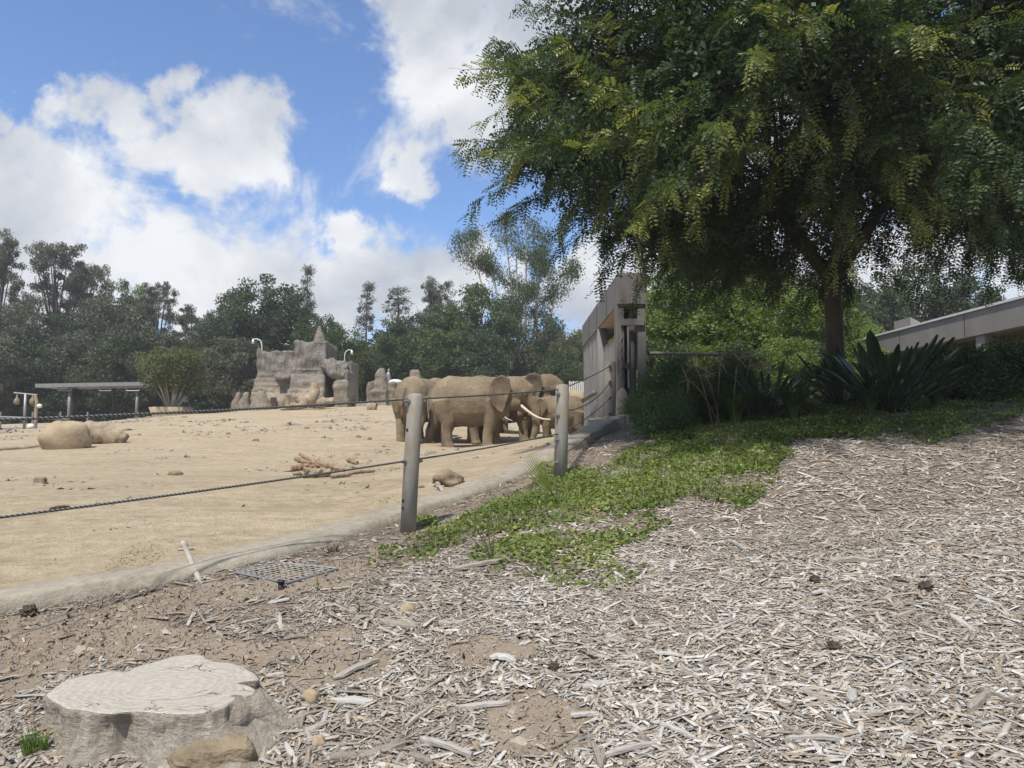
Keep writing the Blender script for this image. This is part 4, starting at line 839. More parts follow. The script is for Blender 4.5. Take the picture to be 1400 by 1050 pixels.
# ================================================================ things on the sand
rock('boulder', 88, 613, 1.55, .95, 'smooth rounded tan boulder half buried beside the driftwood', 'boulder', 'rock_sand', 4, 1.3, None, .16, sink=.2)
tl = thing('driftwood', 'thick weathered driftwood trunk leaning on the rounded boulder', 'log', G(145, 608))
g0 = G(150, 607); dd = g0[1] + .5
tlog([W(122, 590, dd), W(130, 592, dd), W(145, 596, dd), W(160, 598.5, dd), W(172, 601, dd)], [.30, .42, .36, .26, .2], 'trunk')
tlog([W(126, 596, dd), W(126, 585, dd), W(127, 577, dd)], [.3, .26, .12], 'stub')
logthing('pole', [G(-30, 619), G(20, 614.5), G(54, 611)], [.11, .10, .08], 'long thin bare pole lying on the sand by the boulder', 'pole')
mb = MB(); a = G(55, 660); mb.box(a[0] - .085, a[0] + .085, a[1] - .06, a[1] + .06, a[2] - .02, a[2] + .085, .02); single('brick', mb, M['stone'], 'single small brown brick lying alone on the sand', 'brick')
logthing('stick', [G(68, 698) + np.array([0, 0, .02]), G(80, 697) + np.array([0, 0, .03]), G(95, 695) + np.array([0, 0, .02])], [.012, .022, .010], 'short dark stick lying on bare sand', 'stick', 'bark')
lp = lambda px, py, h: G(px, py) + np.array([0, 0, h])
def wood(px0, py0, px1, py1, h0_, h1_, r_, lb, red):
    a = lp(px0, py0, h0_); b_ = lp(px1, py1, h1_); b_[1] = min(b_[1], a[1] + .7); m_ = (a + b_) / 2 + np.array([0, 0, rnd.uniform(-.01, .03)])
    logthing('firewood_log', [a, a * .6 + b_ * .4 + np.array([0, 0, rnd.uniform(-.01, .02)]), m_, b_], [r_ * .8, r_, r_ * .95, r_ * .7], lb, 'log', 'log_red' if red else 'log', 12, 'logs of the wood pile', .28)
for a_ in [(415, 653, 452, 652, .06, .07, .085, 'thick pale log at the front of the wood pile', 0), (452, 654, 512, 648, .03, .05, .036, 'long thin pole sticking out of the wood pile', 0), (399, 646, 432, 645, .07, .09, .06, 'knotted reddish log at the end of the wood pile', 1),
           (404, 640, 424, 643, .20, .14, .05, 'small reddish log lying on top of the wood pile', 1), (410, 637, 436, 645, .26, .10, .035, 'split reddish stick slanting down the wood pile', 1), (432, 641, 447, 648, .16, .05, .04, 'splintered reddish stub in the middle of the wood pile', 1),
           (458, 646, 466, 641, .05, .10, .07, 'round grey stub in the wood pile', 0), (470, 647, 486, 636, .05, .16, .04, 'jagged reddish branch rising from the wood pile', 1), (476, 639, 488, 641, .14, .12, .045, 'short reddish chunk at the tip of the pile', 1), (440, 652, 476, 645, .05, .07, .03, 'thin grey stick across the middle of the wood pile', 0), (402, 650, 425, 653, .03, .04, .03, 'thin pale stick under the knotted reddish log', 0)]: wood(*a_)
rock('boulder', 613, 663, .37, .17, 'brown sand covered boulder just beyond the kerb', 'boulder', 'stone', 7, .34, None, .42, sink=.2)
rock('pebble', 576, 667, .08, .04, 'small dark pebble beside the brown boulder', 'pebble', 'stone', 8)
for (px, py, sd_) in ((312, 594, 1), (350, 603, 2), (452, 586, 3), (490, 598, 4), (240, 650, 5), (505, 601, 6), (420, 586, 2)):
    a = G(px, py); rock('dung_clod', px, py, .16 + .05 * (sd_ % 3), .09, 'small dark clod of dung on the open sand', 'clod', 'stone', 20 + sd_, None, 'clods scattered over the sand')
mb = MB(); a = W(788, 545, 29.5); mb.blob((a[0], 29.5, a[2] - .6), (.5, .5, .95), 18, 12, 6, .12, 1.3); single('boulder', mb, M['rock_sand'], 'tall pale tan boulder against the gate wall behind the young elephant', 'boulder', smooth=True)
# leaning pipes
def pipe(pb, pt, raise_, r_, label, tee):
    a = G(*pb) + np.array([0, 0, -.03]); b_ = on_plane(pt[0], pt[1], a[2] + raise_); t_ = thing('pipe', label, 'pipe', a, 0, 'pipes leaning on the kerb')
    mb = MB(); mb.tube([a, b_], r_, 14); part('tube', mb, M['pipe'], t_, smooth=True); dv = (b_ - a) / np.linalg.norm(b_ - a)
    mb = MB(); mb.tube([b_ - dv * .05, b_ + dv * .012], r_ * 1.25, 14); part('collar', mb, M['pipe'], t_, smooth=True)
    c_ = a + (b_ - a) * .86; sv = np.cross(dv, [0, 0, 1]); sv /= np.linalg.norm(sv); mb = MB(); mb.tube([c_ - sv * tee, c_ + sv * tee], r_ * .55, 10); part('cross_pin', mb, M['pipe'], t_)
pipe((277, 798), (251, 743), .24, .022, 'pale plastic pipe with a cross pin leaning over the kerb', .06)
pipe((624, 692), (598, 661), .20, .026, 'white capped pipe leaning on the kerb beside the brown boulder', .05)
# drain grate and sprinkler
cor = [G(*p) for p in ((322, 786), (385, 773), (462, 780), (392, 800))]; gc = np.mean(cor, 0); zt_ = max(c_[2] for c_ in cor) + .01
gt = thing('drain_grate', 'square metal drain grate set in the dirt inside the kerb', 'grate', (gc[0], gc[1], gc[2] - .05))
C4 = [np.array([c_[0], c_[1], c_[2] + .016]) for c_ in cor]
mb = MB()
for i in range(4): mb.tube([C4[i], C4[(i + 1) % 4]], .010, 6)
part('frame', mb, M['metal'], gt); mb = MB(); nb = 9
for k in range(1, nb):
    u = k / nb; mb.tube([C4[0] + (C4[1] - C4[0]) * u, C4[3] + (C4[2] - C4[3]) * u], .0032, 5); mb.tube([C4[0] + (C4[3] - C4[0]) * u + np.array([0, 0, .004]), C4[1] + (C4[2] - C4[1]) * u + np.array([0, 0, .004])], .0032, 5)
part('bars', mb, M['pipe'], gt)['kind'] = 'stuff'
mb = MB(); mb.add([c_ + np.array([0, 0, -.008]) for c_ in C4], [(0, 1, 2, 3)]); part('pit_shade_sheet', mb, M['black'], gt)  # flat black sheet just under the bars, painted as the shade of the pit
a = G(384, 806); t_ = thing('sprinkler_head', 'small black plastic sprinkler head beside the drain grate', 'sprinkler', a); mb = MB(); mb.cyl(0, 0, -.05, .045, .02, 12); part('riser', mb, M['black'], t_, False, True); mb = MB(); mb.cyl(0, 0, .045, .062, .028, 12); part('cap', mb, M['black'], t_, False, True)

# crumbs of dung, twigs and clods over the sand: too many and small to count
n = 42000; y = np.sqrt(rng.uniform(6 ** 2, 46 ** 2, n)); x = y * rng.uniform(-.72, .12, n); k = inpoly(x, y, yard_poly) & (fbm(x * .45, y * .3, 88) > .50) & (fbm(x * 2, y * 1.4, 98) > .46) & (seg_dist(x, y, KP[::6]) > .3) & (rng.random(n) < .5); x, y = x[k], y[k]; n = len(x); z = H(x, y)
s_ = (rng.lognormal(math.log(.012), .6, n) * (.7 + y / 22))[:, None]; C_ = np.stack([x, y, z], -1); Vf_ = np.stack([C_ + s_ * rng.normal(size=(n, 3)) * np.array([1.2, 1, .15]) for _ in range(4)] + [C_ + np.array([0, 0, 1.]) * s_ * .8], 1).reshape(-1, 3)
o_ = link('yard_litter', mesh_np('yard_litter', Vf_, (np.arange(n)[:, None, None] * 5 + np.array([[0, 4, 1], [1, 4, 2], [2, 4, 3], [3, 4, 0]])[None]).reshape(-1, 3), M['chip'], False, {'tint': np.repeat(np.clip(rng.beta(1.2, 3, n) * .6, 0, 1), 5)}), kind='stuff'); tag(o_, 'dark crumbs of dung and bark scattered on the sand', 'litter')
# ================================================================ elephant gate
m, t, b, o = mat('painted_gate_panel', .75, .25); v = coords(t, 'Object'); n = noise_(t, v, 1.2, 6, .6); st3 = noise_(t, coords(t, 'Object', (4, 4, .3)), 3, 6, .65)
c = ramp(t, [(.3, (.125, .12, .11)), (.7, (.17, .163, .152))], n); c = mixc_(t, .3, c, ramp(t, [(.3, (.09, .086, .08)), (.7, (.22, .21, .195))], st3)); t.links.new(c, b.inputs['Base Color']); bump(t, b, st3, .15, .006); M['gate'] = m
m, t, b, o = mat('scraped_grey_slat', .8, .25); v = coords(t, 'Object', (5, 5, .5)); n = noise_(t, v, 2.4, 7, .7); n2 = noise_(t, coords(t), 2, 5, .6)
c = ramp(t, [(.3, (.12, .115, .108)), (.5, (.20, .195, .19)), (.72, (.38, .38, .385))], n); c = mixc_(t, math_(t, 'MULTIPLY', n2, .5), c, (.24, .205, .165)); t.links.new(c, b.inputs['Base Color']); bump(t, b, n, .4, .006); M['slat'] = m
M['soffit'] = simple('tan_soffit', (.36, .29, .20), (.46, .38, .28), 3, .85, .1, .004)
GY0, GY1 = 17.0, 25.7
gz = lambda py: W(850, py, GY0)[2]; gxx = lambda px: (px - 700) / FPX * GY0
ga = thing('elephant_gate', 'tall grey steel elephant gate with a deep boxed header and slatted wall', 'gate', (2.7, 17.2, 1.5))
mb = MB(); mb.box(2.36, 3.02, GY0, GY1, gz(416), gz(373), .012); part('header_beam', mb, M['gate'], ga)
for yj in (19.0, 21.2, 23.4): mb = MB(); mb.box(2.352, 2.357, yj, yj + .05, gz(416) + .01, gz(373) - .01); part('seam_strip', mb, M['metal_dark'], ga)
for (qx, qz) in ((850, 378), (882, 378), (850, 411), (882, 411)): mb = MB(); q = W(qx, qz, GY0); mb.tube([(q[0], GY0 - .012, q[2]), (q[0], GY0 + .01, q[2])], .014, 8); part('bolt', mb, M['metal_dark'], ga)
mb = MB(); mb.box(2.40, 2.98, GY0 + .06, GY1 - .06, gz(416) - .02, gz(416) - .003); part('soffit', mb, M['soffit'], ga)
zs = gz(416) - .024
mb = MB(); mb.box(gxx(844), gxx(855), GY0 + .05, GY0 + .42, .9, zs, .01); part('front_column', mb, M['gate'], ga)
mb = MB(); mb.box(gxx(873.5), gxx(885), GY0 + .05, GY0 + .42, .9, zs, .01); part('front_column', mb, M['gate'], ga)
mb = MB(); mb.cyl(gxx(866), GY0 + .25, .9, gz(430), .10, 18, dome=.12); part('round_bollard', mb, M['gate'], ga, smooth=True)
mb = MB(); mb.box(gxx(850), gxx(882), GY0 - .02, GY0 + .04, gz(445), gz(436), .006); part('cross_bar', mb, M['gate'], ga)
mb = MB(); mb.box(gxx(856), gxx(872), GY0 + .5, GY0 + .6, .9, zs); part('backing_plate', mb, M['metal_dark'], ga)
mb = MB(); mb.cyl(gxx(860), GY0 + .02, gz(530), gz(442), .022, 8); part('lock_rod', mb, M['metal'], ga)
mb = MB(); mb.cyl(gxx(872.3), GY0 + .1, gz(592), gz(505), .012, 8); part('daylight_gap_rod', mb, M['white'], ga)  # white rod added to stand for the bright daylight gap between the pillars
mb = MB(); q = W(855, 500, GY0 - .06); mb.box(q[0] - .08, q[0] + .09, q[1] - .06, q[1] + .06, q[2] - .06, q[2] + .06, .01); part('latch_box', mb, M['rust'], ga)
mb = MB()
for k in range(34):
    zz = gz(458) - k * .028; xx = gxx(850) + .012 * math.sin(k * .9)
    a = np.array([xx, GY0 + .02, zz]); mb.blob(tuple(a), (.022, .012, .02) if k % 2 else (.010, .022, .02), 6, 4)
part('chain', mb, M['metal'], ga)['kind'] = 'stuff'
mb = MB(); q = W(851, 553, GY0 - .25); mb.blob((q[0], q[1], q[2]), (.14, .12, .36), 16, 12); part('concrete_guard', mb, M['concrete'], ga, smooth=True)  # pale rounded concrete guard block at the front column
mb = MB(); mb.cyl(2.47, 20.95, .8, zs, .13, 18); part('round_column', mb, M['gate'], ga, smooth=True)
mb = MB(); mb.box(2.56, 2.60, 21.2, GY1 - .05, .8, zs); part('wall_sheet', mb, M['metal_dark'], ga)
yy = 21.15
while yy < GY1 - .2:
    mb = MB(); jw = .25 + rnd.uniform(-.01, .01); mb.box(2.40 + rnd.uniform(-.01, .01), 2.545, yy, yy + jw, .8, zs, .012); part('slat', mb, M['slat'], ga); yy += jw + .04
yy = 17.5
while yy < 20.75:
    mb = MB(); mb.box(2.50, 2.58, yy, yy + .235, 1.2, gz(450) + .03 * (yy - 17.5) / 3.3, .01); part('gate_slat', mb, M['slat'], ga); yy += .26
for zz in (2.1, 3.0, 3.85): mb = MB(); mb.box(2.59, 2.67, 17.45, 20.8, zz, zz + .12); part('gate_rail', mb, M['gate'], ga)
for (a, b_, d1_, d2_, rr_2) in (((812, 537), (797, 547.5), 21.4, 24.0, .07), ((826, 573), (806, 574.5), 17.9, 17.6, .045)):
    mb = MB(); mb.tube([W(*a, d1_), W(*b_, d2_)], rr_2, 10); part('guard_bar', mb, M['gate'], ga, smooth=True)
pk = thing('picket_fence', 'short run of white pickets beyond the end of the gate wall', 'fence', W(790, 560, 33))
for k in range(9):
    q = W(779 + k * 2.6, 521 + (k % 2), 33); mb = MB(); mb.box(q[0] - .03, q[0] + .03, 33, 33.04, q[2] - 1.3, q[2], .008); part('picket', mb, M['white'], pk)
mb = MB(); a = W(776, 540, 33.1); b_ = W(803, 540, 33.1); mb.box(a[0], b_[0], 33.05, 33.1, a[2] - .05, a[2] + .05); part('rail', mb, M['white'], pk)

# pipe rails running from the gate behind the planting
rf = thing('rail_fence', 'grey horizontal pipe rails running from the gate behind the shrubs', 'fence', (gxx(960), 17.8, 2.0))
for py, r_, mt in ((483, .042, 'gate'), (514, .035, 'metal'), (521.5, .04, 'gate'), (538, .03, 'white')):
    mb = MB(); mb.tube([W(886, py, 17.4), W(950, py + 1, 17.6), W(1016, py + 2, 18.0)], r_, 10); part('rail', mb, M[mt], rf, smooth=True)
for px in (1014,): q = W(px, 486, 18.0); mb = MB(); mb.cyl(q[0], 18.1, 1.5, q[2], .06, 10); part('fence_post', mb, M['gate'], rf)

# ================================================================ barn on the right
M['barn'] = simple('grey_concrete_fascia', (.23, .215, .19), (.31, .29, .26), 1.2, .85, .2, .01, (1, 1, .5))
M['barnwall'] = simple('tan_barn_wall', (.25, .19, .13), (.36, .28, .20), 2, .9, .2, .01)
bn = thing('barn', 'long low concrete barn with a deep grey fascia and high windows', 'building', (14.5, 25, 1.9))
mb = MB(); mb.box(13.0, 13.35, 11, 46, 4.28, 4.98, .01); part('fascia', mb, M['barn'], bn)
for yj in (14.5, 18.2, 21.9, 25.6, 29.3): mb = MB(); mb.box(12.993, 12.998, yj, yj + .03, 4.30, 4.96); part('panel_joint', mb, M['metal_dark'], bn)
mb = MB(); mb.box(12.96, 13.5, 10.95, 46.05, 4.985, 5.05); part('roof_trim', mb, M['white'], bn)
mb = MB(); mb.box(13.36, 22, 11, 46, 4.52, 4.62); part('soffit', mb, M['soffit'], bn)
mb = MB(); mb.add([(13.4, 11, 4.75), (13.4, 46, 4.75), (20, 46, 5.3), (20, 11, 5.3)], [(0, 1, 2, 3), (3, 2, 1, 0)][:1]); part('roof', mb, M['barn'], bn)
mb = MB(); mb.box(15.2, 15.4, 11, 46, 1.2, 3.35); part('lower_wall', mb, M['barnwall'], bn)
mb = MB(); mb.box(15.1, 15.45, 11, 46, 3.355, 3.44); part('sill', mb, M['white'], bn)
for yc in (13.5, 21.3, 29, 37): mb = MB(); mb.box(13.05, 13.33, yc - .2, yc + .2, 1.2, 4.275, .01); part('column', mb, M['barn'], bn)
yy = 12.0; fm_ = None
mbf = MB(); mbf.box(-.04, .04, -.62, -.56, 0, .9); mbf.box(-.04, .04, .56, .62, 0, .9); mbf.box(-.035, .035, -.559, .559, 0, .05); mbf.box(-.035, .035, -.559, .559, .85, .9); mbf.box(-.03, .03, -.02, .02, .051, .849); fr_me = mesh_np('window', mbf.v, mbf.f, M['white'])
mbp = MB(); mbp.box(-.01, .01, -.555, .555, .05, .85); pn_me = mesh_np('pane', mbp.v, mbp.f, M['window_glass'])
while yy < 44:
    w_ = link('window', fr_me, bn, (15.3 - 14.5, yy - 25, 3.45 - 1.9)); link('pane', pn_me, w_, (.05, 0, 0)); yy += 1.3
mb = MB(); mb.box(15.2, 15.4, 11, 46, 4.36, 4.515); part('upper_wall', mb, M['barnwall'], bn)
q = W(1247, 441, 33); mb = MB(); mb.add([(q[0] - .28, 32.6, q[2] + .18), (q[0] + .14, 32.6, q[2] - .04), (q[0] + .14, 32.6, q[2] - 1.9), (q[0] - .22, 32.6, q[2] - 1.9), (q[0] - .28, 34, q[2] + .18), (q[0] + .14, 34, q[2] - .04), (q[0] + .14, 34, q[2] - 1.9), (q[0] - .22, 34, q[2] - 1.9)],
    [(0, 3, 2, 1), (4, 5, 6, 7), (0, 1, 5, 4), (1, 2, 6, 5), (2, 3, 7, 6), (3, 0, 4, 7)]); part('roof_vent', mb, M['barn'], bn)

# ================================================================ vegetation
def unit(v): return v / (np.linalg.norm(v, axis=-1, keepdims=True) + 1e-9)
def quads(C, D, S, l, w):
    l = np.asarray(l)[:, None] * .5; w = np.asarray(w)[:, None] * .5
    Vq = np.stack([C - D * l, C + S * w - D * l * .1, C + D * l, C - S * w - D * l * .1], 1).reshape(-1, 3); n = len(C)
    return Vq, np.arange(n * 4).reshape(n, 4)
def leafcloud(C, l, w, down=.0, r=rng):
    n = len(C); D = r.normal(size=(n, 3)); D[:, 2] -= down; D = unit(D); S = unit(np.cross(D, r.normal(size=(n, 3))))
    return quads(C, D, S, l * r.uniform(.6, 1.3, n), w * r.uniform(.6, 1.3, n))
def tree_proto(kind, seed):
    r = np.random.default_rng(seed); tr = MB()
    if kind in ('round', 'mid', 'light'):
        h = 12.0; K = 130; ell = np.array([4.2, 4.2, 4.6]); cen_ = np.array([0, 0, 7.0])
        u = unit(r.normal(size=(K, 3))) * (r.random((K, 1)) ** .35); CC = cen_ + u * ell * np.array([1, 1, 1]); CC[:, 2] = np.maximum(CC[:, 2], 1.4 + r.random(K))
        rad_ = r.uniform(.7, 1.3, K); nl = 170; lf = (.27, .16); dn = .3
        tr.tube([(0, 0, -.5), (.1, 0, 2), (0, .1, 5), (.1, 0, 8)], [.34, .28, .2, .08], 9)
        lim = [(CC[i], .06) for i in range(0, K, 6)]
    elif kind == 'euc':
        h = 18.0; CC = []; lim = []
        tr.tube([(0, 0, -.5), (.2, 0, 4), (-.1, .2, 9), (.2, 0, 13), (.3, 0, 15)], [.28, .23, .16, .08, .03], 9)
        for k in range(22):
            zb_ = r.uniform(4.0, 14.8); a = r.uniform(0, 6.28); ln = (16.5 - zb_) * r.uniform(.25, .5) + 1.0; e = np.array([math.cos(a) * ln * .8, math.sin(a) * ln * .8, zb_ + ln * r.uniform(.8, 1.5)]); e[2] = min(e[2], 17.6) + r.uniform(-.8, .3)
            lim.append((e, .05)); 
            for q in range(7): f = r.uniform(.45, 1.05); CC.append(np.array([0, 0, zb_]) * (1 - f) + e * f + r.normal(size=3) * .55)
        CC = np.array(CC); K = len(CC); rad_ = r.uniform(.35, .85, K); nl = 130; lf = (.30, .085); dn = .9
    elif kind == 'spire':
        h = 16.0; tr.tube([(0, 0, -.5), (.1, 0, 6), (0, .1, 15.5)], [.24, .16, .03], 8); K = 95; zz = 2.5 + 13.2 * r.random(K) ** .9; a = r.uniform(0, 6.28, K); w = (1 - (zz - 2.5) / 13.5) * 1.7 + .55
        CC = np.stack([np.cos(a) * w * r.random(K), np.sin(a) * w * r.random(K), zz], -1); rad_ = r.uniform(.25, .8, K); nl = 48; lf = (.28, .085); dn = .8; lim = []
    else:   # bushy tree to the ground
        h = 8.0; K = 95; u = unit(r.normal(size=(K, 3))) * (r.random((K, 1)) ** .4); CC = np.array([0, 0, 3.9]) + u * np.array([3.0, 3.0, 3.9]); CC[:, 2] = np.maximum(CC[:, 2], .25); rad_ = r.uniform(.6, 1.15, K); nl = 170; lf = (.26, .13); dn = .3
        tr.tube([(0, 0, -.4), (.1, 0, 3), (0, 0, 6)], [.16, .12, .04], 7); lim = [(CC[i], .04) for i in range(0, K, 10)]
    for e, rr0 in lim:
        z0 = max(1.0, min(e[2] * .45, 9)); tr.tube([(0, 0, z0), e * np.array([.5, .5, 0]) + np.array([0, 0, z0 + (e[2] - z0) * .6]), e], [rr0 * 2.2, rr0 * 1.3, rr0 * .4], 6)
    idx = np.repeat(np.arange(K), nl); P = CC[idx] + unit(r.normal(size=(len(idx), 3))) * (rad_[idx] * r.random(len(idx)) ** .45)[:, None] * np.array([1, 1, .75])
    Vq, Fq = leafcloud(P, lf[0], lf[1], dn, r); base = r.random(K)
    tint = np.repeat(np.clip(base[idx] * .6 + r.random(len(idx)) * .4, 0, 1), 4)
    return h, tr, Vq, Fq, tint
PROTO = {}
def proto(kind, seed, leaf, bark):
    seed = {'euc': 1 + seed % 3, 'round': 11 + seed % 3, 'mid': 11 + seed % 3, 'light': 11 + seed % 3, 'spire': 15 + seed % 2, 'bushy': 20 + seed % 3}[kind]; k = ('round' if kind in ('mid', 'light') else kind, seed)
    if k not in PROTO:
        h, tr, Vq, Fq, ti = tree_proto(kind, seed); PROTO[k] = (h, mesh_np('trunk', tr.v, tr.f, M[bark], True), mesh_np('crown', Vq, Fq, M['leaf_dark'], False, {'tint': ti}))
    return PROTO[k]
def plant_tree(px, top, d, kind, seed, leaf, label, wpx=None, bark='bark', name='tree', group='trees along the back of the yard'):
    x = (px - 700) / FPX * d; zb_ = Hs(x, d); zt_2 = W(px, top, d)[2]; h, tm, cm = proto(kind, seed, leaf, bark); s = (zt_2 - zb_) / h
    t_ = thing(name, label, 'tree', (x, d, zb_), rnd.uniform(0, 6.28), group)
    sx = s if wpx is None else (wpx / FPX * d) / ({'round': 9.2, 'mid': 9.2, 'light': 9.2, 'euc': 8.0, 'spire': 3.4, 'bushy': 7.0}[kind])
    t_.scale = (sx, sx, s); link('trunk', tm, t_); cw = link('crown', cm, t_); cw.material_slots[0].link = 'OBJECT'; cw.material_slots[0].material = M[leaf]; return t_
T = plant_tree
EU = 'eucalyptus_tree'; DE = 'evergreen_tree'
T(-8, 318, 70, 'euc', 3, 'leaf_grey', 'grey leaved eucalyptus beyond the open end of the pipe fence', 90, name=EU)
T(72, 312, 76, 'euc', 1, 'leaf_grey', 'tallest loose crowned grey eucalyptus above the feeder pole', 120, name=EU)
T(112, 345, 80, 'euc', 2, 'leaf_grey', 'thin grey eucalyptus with bare tips beside the tallest one', 80, name=EU)
T(20, 405, 66, 'mid', 7, 'leaf_grey', 'dense dull green tree behind the pipe fence', 130, name=DE)
T(150, 400, 70, 'mid', 8, 'leaf_grey', 'broad dull green tree rising over the shelter roof', 130, name=DE)
T(176, 383, 84, 'light', 9, 'leaf_light', 'fresh light green tree peeping over the dull ones', 75, name='leafy_tree')
T(213, 372, 74, 'euc', 4, 'leaf_grey', 'airy small topped eucalyptus over the planter bush', 70, name=EU)
T(262, 410, 72, 'euc', 5, 'leaf_grey', 'low thin crowned eucalyptus between the planter bush and the dark round tree', 90, name=EU)
T(90, 425, 68, 'mid', 10, 'leaf_dark', 'dark tree directly behind the shelter', 120, name=DE)
BL = ['dark bushy tree behind the outermost pipe fence post', 'grey green bushy tree behind the hay nets', 'dark bushy tree framed between the shelter posts', 'grey green bushy tree over the middle of the shelter roof', 'dark bushy tree directly behind the planter bush', 'grey green bushy tree between planter and castle', 'dark bushy tree behind the slender rock fin']
for k, (px, tp_) in enumerate(((-20, 450), (45, 462), (105, 455), (165, 448), (225, 445), (285, 440), (325, 455))):
    T(px, tp_, 60 + (k % 3) * 2, 'bushy', 20 + k % 3, 'leaf_dark' if k % 2 else 'leaf_grey', BL[k], 115, group='bushy trees filling the yard edge', name='bushy_tree')
T(362, 376, 66, 'round', 11, 'leaf_dark', 'big dark rounded evergreen behind the rock castle', 150, name=DE)
T(310, 398, 68, 'round', 12, 'leaf_dark', 'dark evergreen at the shoulder of the rounded one', 80, name=DE)
T(418, 362, 76, 'spire', 13, 'leaf_grey', 'thin wispy top rising behind the rounded evergreen', 40, name=EU)
T(432, 425, 64, 'round', 14, 'leaf_mid', 'mid green tree overhanging the castle spire', 90, name=DE)
T(465, 440, 60, 'bushy', 21, 'leaf_mid', 'vine covered bushy tree right above the cave', 90, name='bushy_tree')
T(500, 385, 82, 'spire', 15, 'leaf_grey', 'slim wispy eucalyptus above the rock outcrop', 45, name=EU)
T(543, 392, 84, 'spire', 16, 'leaf_grey', 'second slim eucalyptus next to the one above the outcrop', 60, name=EU)
T(598, 378, 86, 'euc', 6, 'leaf_grey', 'sparse eucalyptus rising behind the dark green pair', 70, name=EU)
T(520, 455, 62, 'bushy', 22, 'leaf_mid', 'bushy tree behind the rock outcrop', 85, name='bushy_tree')
T(565, 425, 68, 'round', 17, 'leaf_dark', 'dark green tree above the rump elephant', 120, name=DE)
T(645, 388, 64, 'round', 18, 'leaf_mid', 'full dark green tree above the tusked elephant', 130, name=DE)
T(595, 440, 60, 'bushy', 20, 'leaf_mid', 'bushy tree below the dark green pair', 110, name='bushy_tree')
T(660, 450, 60, 'bushy', 21, 'leaf_dark', 'bushy dark tree behind the elephant backs', 110, name='bushy_tree')
T(745, 450, 66, 'bushy', 22, 'leaf_grey', 'grey green bush at the foot of the pale trunks', 100, name='bushy_tree')
T(795, 440, 72, 'bushy', 20, 'leaf_olive', 'olive bush showing just past the gate wall', 80, name='bushy_tree')
T(770, 470, 62, 'bushy', 21, 'leaf_mid', 'low bush behind the tall tree with pale trunks', 70, name='bushy_tree')
# the big open eucalyptus with several pale trunks
def multi_euc():
    d = 68.0; r = np.random.default_rng(77); x0 = (712 - 700) / FPX * d; t_ = thing(EU, 'tall open eucalyptus with several pale bare trunks fanning upward', 'tree', (x0, d, Hs(x0, d)), 0, 'trees along the back of the yard'); P = []; 
    tips = [(640, 335), (655, 312), (688, 298), (720, 300), (745, 318), (768, 372), (705, 330), (735, 350), (670, 350), (757, 400)]
    base = [704, 708, 714, 718, 722, 728, 711, 733, 700, 745]
    zg = Hs(x0, d)
    for (tx, ty), bx in zip(tips, base):
        a = np.array([(bx - 700) / FPX * d, d + r.uniform(-1.5, 1.5), zg - .5]); e = W(tx, ty, d + r.uniform(-3, 3)); mid = a * .55 + e * .45; mid[0] = a[0] * .72 + e[0] * .28
        pts = smoothpath([a, a * .8 + mid * .2, mid, e], 2); mb = MB(); mb.tube(pts, list(np.linspace(.2, .03, len(pts))), 8); part('trunk', mb, M['bark_pale'], t_, True, True)
        for k in range(15):
            f = r.uniform(.3, 1.0); i = min(int(f * (len(pts) - 1)), len(pts) - 2); c_ = np.array(pts[i]); ln = r.uniform(.8, 2.4) * (1.25 - f * .5); a_ = r.uniform(0, 6.28); e2 = c_ + np.array([math.cos(a_) * ln, math.sin(a_) * ln, ln * r.uniform(.2, .8)])
            mb2.tube([c_, (c_ + e2) / 2 + np.array([0, 0, .15]), e2], [.045, .03, .012], 5)
            for q in range(5): P.append(c_ + (e2 - c_) * r.uniform(.4, 1.1) + r.normal(size=3) * .25)
        P.append(e)
    P = np.array(P); idx = np.repeat(np.arange(len(P)), 78); PP = P[idx] + r.normal(size=(len(idx), 3)) * .36 - np.array([0, 0, .2]); Vq, Fq = leafcloud(PP, .28, .08, 1.1, r)
    part('branches', mb2, M['bark'], t_)['kind'] = 'stuff'; o_ = link('crown', mesh_np('crown', Vq - np.array(t_.location), Fq, M['leaf_mid'], False, {'tint': np.repeat(np.clip(r.random(len(P))[idx] * .6 + r.random(len(idx)) * .4, 0, 1), 4)}), t_)
mb2 = MB(); multi_euc()
# light green trees behind the gate, pines behind the barn
for px, tp_, d, w, lb in ((930, 355, 26, 230, 'light green feathery tree standing just behind the pipe rails'), (1045, 375, 27, 210, 'yellow green feathery tree behind the shade tree trunk'), (838, 385, 31, 60, 'yellow green leaves showing above the gate header'), (1000, 330, 34, 260, 'tall mid green tree behind the feathery pair'), (1130, 400, 30, 160, 'light green tree between trunk and barn')):
    T(px, tp_, d, 'light', 31 + int(px) % 2, 'leaf_light' if 'mid' not in lb else 'leaf_mid', lb, w, name='leafy_tree', group='trees behind the gate')
for k, (px, tp_, d, w, lb) in enumerate(((1195, 372, 46, 120, 'dark tree behind the barn roof vent'), (1255, 358, 50, 130, 'dark broad tree above the middle of the barn roof'), (1325, 366, 48, 110, 'dark tree with sky gaps at the high end of the barn roof'), (1160, 395, 40, 90, 'dull green tree right behind the shade tree trunk'))):
    T(px, tp_, d, 'round', 11 + k % 2, 'leaf_dark', lb, w, name=DE, group='trees behind the barn')
BR = ['low green bush right beside the gate behind the rails', 'low light green bush behind the mounded dark shrub', 'low green bush behind the dried flower stalks', 'low light green bush behind the smaller paddle clump', 'low green bush just before the shade tree trunk', 'low light green bush between the trunk and the barn end']
for k, (px, d) in enumerate(((905, 22), (960, 23), (1010, 22), (1075, 23.5), (1120, 24), (1180, 26))):
    T(px, 455 + (k % 3) * 6, d, 'bushy', 20 + k % 3, 'leaf_light' if k % 2 else 'leaf_mid', BR[k], 105, name='bushy_tree', group='bushes behind the pipe rails')
